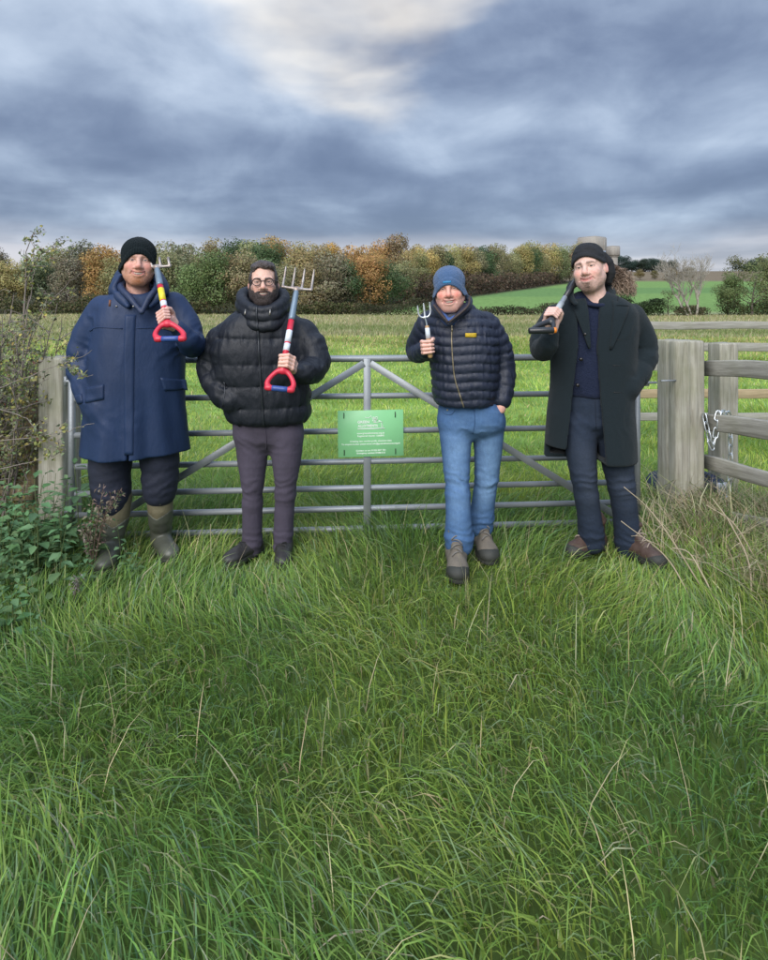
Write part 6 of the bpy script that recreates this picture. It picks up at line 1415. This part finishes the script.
# ================================================================== plants around the gate
twigm = material('twig_bark', (.22, .185, .165), .85, var=.35, vscale=30); plantm = material('plant_leaves', attr=True, rough=.6, trans=.25, spec=.25); strawm = material('dry_stalks', attr=True, rough=.8, trans=.15)
def leaf_blades(p, dirs, nrm_, ln, wd, col, fold=.25, curl=.12):
    """pointed oval leaves, folded along the midrib: 6 verts, 4 tris each"""
    n = len(p); d = dirs/np.linalg.norm(dirs, axis=1)[:, None]; k = nrm_-(nrm_*d).sum(1)[:, None]*d; k /= np.linalg.norm(k, axis=1)[:, None]+1e-9; s = np.cross(d, k); L_ = ln[:, None]; W_ = wd[:, None]
    V = np.stack([p, p+d*L_*.42+s*W_*.5+k*W_*fold, p+d*L_*.45-k*L_*.02, p+d*L_*.42-s*W_*.5+k*W_*fold, p+d*L_*.78+s*W_*.27+k*(W_*fold*.5-L_*curl*.5), p+d*L_*.78-s*W_*.27+k*(W_*fold*.5-L_*curl*.5), p+d*L_-k*L_*curl], 1).reshape(-1, 3)
    b = (np.arange(n)*7)[:, None]; T = np.concatenate([b+np.array([[0, 1, 2]]), b+np.array([[0, 2, 3]]), b+np.array([[1, 4, 2]]), b+np.array([[3, 2, 5]]), b+np.array([[4, 6, 2]]), b+np.array([[2, 6, 5]])])
    return V, T, np.repeat(col, 7, 0)
def hawthorn():
    rng = np.random.default_rng(19); base = P(8, 560, 3.9); base[2] = 0; r = empty('hawthorn_bush', base, 'straggly hawthorn bush with yellowing leaves and red berries over the gate post', 'bush'); tm, lm, bmz = MB(), MB(), MB(); LP, LD = [], []; BP = []
    def twig(pts, r0, r1, n=14, leaves=0, sub=0, spread=.16, lv=0, t0=.25):
        c = spline(pts, n); c = c+rng.normal(size=c.shape)*.006*np.linspace(0, 1, n)[:, None]; tm.add(*sweep(c, np.linspace(r0, r1, n), 5 if lv == 0 else 4, caps=False), col=None)
        for _ in range(leaves):
            t = rng.uniform(t0, 1); i = int(t*(n-1)); LP.append(c[i]+rng.normal(size=3)*.008); LD.append(nrm(rng.normal(size=3)+np.array([0, -.3, .1])))
        for _ in range(sub):
            t = rng.uniform(t0, .98); i = int(t*(n-1)); d0 = nrm(c[min(i+1, n-1)]-c[max(i-1, 0)]); a = nrm(d0*.7+rng.normal(size=3)*.75+np.array([0, 0, .18])); ln = spread*rng.uniform(.5, 1.5); e = c[i]+a*ln
            twig([c[i], (c[i]+e)/2+rng.normal(size=3)*.015, e], max(r0*.45, .0018), .0011, 7, rng.integers(4, 12) if lv == 0 else rng.integers(2, 6), rng.integers(1, 4) if lv == 0 else 0, spread*.55, lv+1, .1)
            if rng.random() < .05: BP.append(e)
    for i in range(72):
        bx = rng.uniform(-75, 24); dd = rng.uniform(3.62, 4.35); b = P(bx, 300, dd); b[2] = float(gz(b[0], dd)); tx = bx+rng.normal()*22+14; ty = rng.uniform(290, 430)-(14 if i % 4 == 0 else 0); e = P(min(tx, 62), ty, dd+rng.normal()*.12-.05); m1 = b*.55+e*.45+np.array([rng.normal()*.06, rng.normal()*.05, .05])
        twig([b, m1, e], rng.uniform(.006, .011), .0022, 18, int(rng.integers(18, 36)), int(rng.integers(10, 17)), .20)
    for pts, nl in (([P(20, 420, 3.75), P(24, 330, 3.72), P(26, 262, 3.7), P(31, 238, 3.68), P(44, 226, 3.66)], 10), ([P(22, 360, 3.75), P(26, 285, 3.72), P(40, 256, 3.7), P(52, 248, 3.66), P(63, 247, 3.64)], 26), ([P(18, 400, 3.8), P(33, 330, 3.8), P(60, 292, 3.8), P(84, 270, 3.8)], 10), ([P(10, 380, 3.8), P(40, 310, 3.85), P(74, 288, 3.85)], 10), ([P(14, 350, 3.8), P(32, 290, 3.8), P(34, 250, 3.8)], 4)):
        twig(pts, .005, .0012, 22, nl, 5, .10)
    for pts, nl in (([P(-10, 392, 3.45), P(30, 376, 3.40), P(66, 362, 3.25), P(92, 351, 3.16)], 8), ([P(66, 362, 3.25), P(72, 371, 3.2), P(91, 377, 3.16)], 7), ([P(-10, 442, 3.5), P(35, 437, 3.42), P(70, 430, 3.28), P(92, 423, 3.2)], 5), ([P(-5, 470, 3.5), P(30, 462, 3.45), P(60, 452, 3.35)], 6), ([P(-5, 408, 3.5), P(28, 420, 3.45), P(44, 446, 3.42)], 12)):
        twig(pts, .0032, .0012, 16, nl, 2, .05)
    LP_, LD_ = np.array(LP), np.array(LD); n = len(LP_)
    col = palette(n, [(.25, .29, .12), (.36, .36, .13), (.19, .24, .13), (.50, .42, .12), (.30, .32, .22), (.19, .11, .08)], [.28, .22, .24, .10, .12, .04], .15, rng); V, T, c = leaf_blades(LP_, LD_, rng.normal(size=(n, 3))+np.array([0, -.6, .5]), rng.uniform(.016, .032, n), rng.uniform(.011, .021, n), np.clip(col, .02, .7)); lm.add(V, T, c)
    tm.build('branches', twigm, r, base); lf_ = lm.build('leaves', plantm, r, base, False); tag(lf_, kind='stuff')
    extra = [LP_[i] for i in rng.choice(n, 26)]
    f = np.array(BP+extra); ico = []
    for b in f[:48]:
        V, F = sweep([b+np.array([0, 0, z]) for z in (-.006, -.004, 0, .004, .006)], [.001, .0045, .006, .0045, .001], 7); bmz.add(V, F)
    tag(bmz.build('berries', material('red_haw_berry', (.32, .015, .02), .35), r, base), kind='stuff')
hawthorn()
def nettle_data(seed, H):
    rng = np.random.default_rng(seed); n = 7; bend = rng.normal(size=2)*.05; st = np.array([[bend[0]*(t**2), bend[1]*(t**2), H*t] for t in np.linspace(0, 1, 9)]); sm = MB(); sm.add(*sweep(st, np.linspace(.0032, .0014, 9), 5), col=(.12, .16, .06)); Pn, Dn, Nn, Ln = [], [], [], []
    for k in range(n):
        t = .15+.85*k/(n-1); p = np.array([np.interp(t, np.linspace(0, 1, 9), st[:, j]) for j in range(3)]); a = k*1.57+rng.normal()*.3
        for s in (0, math.pi):
            d = np.array([math.cos(a+s), math.sin(a+s), rng.uniform(-.25, .35) if k < n-1 else .7]); Pn.append(p+nrm(d)*.012); Dn.append(d); Nn.append(np.array([0, 0, 1])+rng.normal(size=3)*.2); Ln.append((.085-.045*abs(t-.45))*rng.uniform(.75, 1.15)*(.65 if k == n-1 else 1))
    m = len(Pn); col = palette(m, [(.12, .225, .095), (.16, .27, .12), (.09, .175, .08)], [.4, .35, .25], .12, rng); V, T, c = leaf_blades(np.array(Pn), np.array(Dn), np.array(Nn), np.array(Ln), np.array(Ln)*.62, col, .14, .16); lm = MB(); lm.add(V, T, c); return sm.data('stem', plantm), lm.data('leaves', plantm, False)
ND = [nettle_data(300+i, (.34, .42, .28, .5)[i]) for i in range(4)]
def nettles():
    rng = np.random.default_rng(23); k = 0
    spots = [(rng.uniform(-60, 66)*1.0, rng.uniform(3.0, 3.6)) for _ in range(62)]+[(rng.uniform(60, 100), rng.uniform(3.3, 3.62)) for _ in range(12)]+[(128, 3.26), (122, 3.24), (134, 3.22), (66, 3.5), (46, 3.55), (52, 3.5), (84, 3.05), (30, 3.5)]+[(rng.uniform(-70, 40), rng.uniform(2.5, 3.0)) for _ in range(22)]
    for px, d in spots:
        x = (px-CX)/FPX*d; z = float(gz(x, d)); s = rng.uniform(.6, 1.15)*(.62 if px > 100 else 1)*(.75 if d < 3 else 1)
        lab = 'short nettle growing in front of the wellington boots' if px > 100 else 'nettle growing between the square gate post and the boots' if px > 56 else 'nettle in the low front fringe of the nettle patch' if d < 3 else 'green nettle in the thick patch under the hawthorn'
        r = empty('nettle_plant', (x, d, z), lab, 'nettle', 'nettles: '+lab); r.rotation_euler = (0, 0, rng.random()*6.28); r.scale = (s, s, s)
        for nm, dt in zip(('stem', 'leaves'), ND[k % 4]):
            o = bpy.data.objects.new(nm, dt); C.objects.link(o); o.parent = r
        k += 1
nettles()
def withered():
    rng = np.random.default_rng(29); b = P(92, 575, 3.30); b[2] = 0; r = empty('withered_weed', b, 'withered brown weed stem standing against the wellington boot', 'weed'); sm, lm = MB(), MB(); LP, LD = [], []
    for e, mid in ((P(104, 484, 3.22), P(96, 530, 3.24)), (P(122, 488, 3.2), P(104, 520, 3.22)), (P(112, 496, 3.25), P(100, 530, 3.28)), (P(93, 500, 3.3), P(90, 540, 3.3)), (P(84, 522, 3.2), P(90, 545, 3.25))):
        c = spline([b+rng.normal(size=3)*np.array([.01, .01, 0]), mid, e], 14); sm.add(*sweep(c, np.linspace(.0045, .0018, 14), 5), col=(.16, .11, .085))
        for _ in range(60):
            i = int(rng.uniform(.35, 1)*13); LP.append(c[i]+rng.normal(size=3)*.016); LD.append(rng.normal(size=3))
    n = len(LP); col = palette(n, [(.22, .17, .13), (.15, .10, .085), (.19, .19, .12), (.14, .17, .09)], [.4, .25, .2, .15], .15, rng); lm.add(*leaf_blades(np.array(LP), np.array(LD), rng.normal(size=(n, 3)), rng.uniform(.012, .034, n), rng.uniform(.008, .016, n), col, .4, .3)[:2], np.repeat(col, 7, 0)); sm.build('stems', strawm, r, b); lm.build('seed_heads', strawm, r, b, False)
    b2 = P(73, 612, 3.0); b2[2] = 0; r = empty('withered_weed', b2, 'grey dead seed head poking up among the nettles', 'weed'); sm = MB(); c = spline([b2, P(74, 600, 2.95), P(77, 585, 2.93)], 8); sm.add(*sweep(c, .003, 5), col=(.2, .16, .12)); sm.build('stem', strawm, r, b2); lm = MB(); n = 70; p = c[-1]+rng.normal(size=(n, 3))*np.array([.012, .012, .022]); col = palette(n, [(.22, .2, .18), (.14, .12, .11)], [.5, .5], .1, rng); lm.add(*leaf_blades(p, rng.normal(size=(n, 3)), rng.normal(size=(n, 3)), np.full(n, .014), np.full(n, .008), col)[:2], np.repeat(col, 7, 0)); lm.build('seed_head', strawm, r, b2, False)
withered()
def dry_right():
    rng = np.random.default_rng(31); n = 5200
    x = rng.uniform(1.42, 3.0, n); y = rng.uniform(2.75, 4.25, n); p = np.stack([x, y, 0*x], -1); k = (rng.random(n) < sstep(x-.35*np.abs(y-3.7)+.25*fbm(p, 2.2, 7), 1.45, 1.95))
    x, y = x[k], y[k]; p = p[k]; n = len(x); h = np.clip(rng.normal(.26, .09, n), .08, .5); ang = 2.6*np.pi*vnoise(p, .9, 61)+rng.normal(0, .8, n); col = palette(n, [(.42, .35, .22), (.30, .25, .16), (.24, .27, .11), (.50, .44, .30), (.17, .22, .08)], [.32, .2, .2, .12, .16], .14, rng)
    blades('dry_grass', x, y, h, np.clip(rng.normal(.0046, .0012, n), .002, .008), ang, np.clip(rng.normal(.9, .35, n), .1, 1.8), np.clip(rng.normal(.42, .18, n), .05, .8), np.clip(col, .02, .7), 3, strawm, label='tangled dry straw grass around the foot of the cracked gate post', cat='grass')
    st = [([P(704, 600, 3.1), P(672, 540, 3.12), P(648, 508, 3.15), P(624, 487, 3.15)], 'long dry stalk leaning towards the brown boots'), ([P(690, 592, 3.05), P(665, 556, 3.1), P(621, 521, 3.1)], 'shorter dry stalk crossing the jeans above the boots'), ([P(762, 560, 3.3), P(735, 525, 3.35), P(706, 505, 3.4)], 'pale stalk leaning across below the chain'), ([P(716, 610, 3.0), P(700, 570, 3.05), P(688, 552, 3.1), P(672, 548, 3.1)], 'bent hollow stalk in the straw grass'), ([P(752, 605, 3.0), P(748, 560, 3.05), P(728, 520, 3.1), P(712, 498, 3.15)], 'thin tan stalk rising beside the fence rails'), ([P(212, 566, 3.4), P(211, 548, 3.4), P(210.5, 524, 3.4)], 'single pale grass stem standing between the two forks')]
    for pts, lab in st:
        pts = [np.array(q_) for q_ in pts]; pts[0][2] = float(gz(pts[0][0], pts[0][1])); c = spline(pts, 18); m = MB(); k = .6 if 'single' in lab else 1; m.add(*sweep(c, np.linspace(.0046, .002, 18)*k, 6), col=(.46, .38, .27))
        r = empty('dry_stalk', pts[0], lab, 'stalk', None); m.build('stem', strawm, r, pts[0])
        if k == 1:
            for j in range(3):
                i = int(rng.integers(6, 16)); a = nrm(rng.normal(size=3)+np.array([0, 0, .6])); V, F = sweep(spline([c[i], c[i]+a*.03, c[i]+a*.07+np.array([0, 0, -.01])], 6), np.linspace(.0022, .001, 6), 4); mk('side_shoot', V, F, strawm, r, pts[0], np.tile([.44, .36, .25], (len(V), 1)))
dry_right()

def straw_stems():
    rng = np.random.default_rng(37)
    x, y = scatter(1.2, 4.4, lambda q_: 26+0*q_); n = len(x); col = palette(n, [(.52, .44, .26), (.44, .40, .22)], [.6, .4], .1, rng); blades('dry_grass', x, y, rng.uniform(.16, .34, n), rng.uniform(.0022, .0038, n), rng.random(n)*6.28, rng.uniform(.1, .8, n), rng.uniform(0, .4, n), col, 3, strawm, label='scattered straw coloured stems standing in the green grass', cat='grass')
straw_stems()
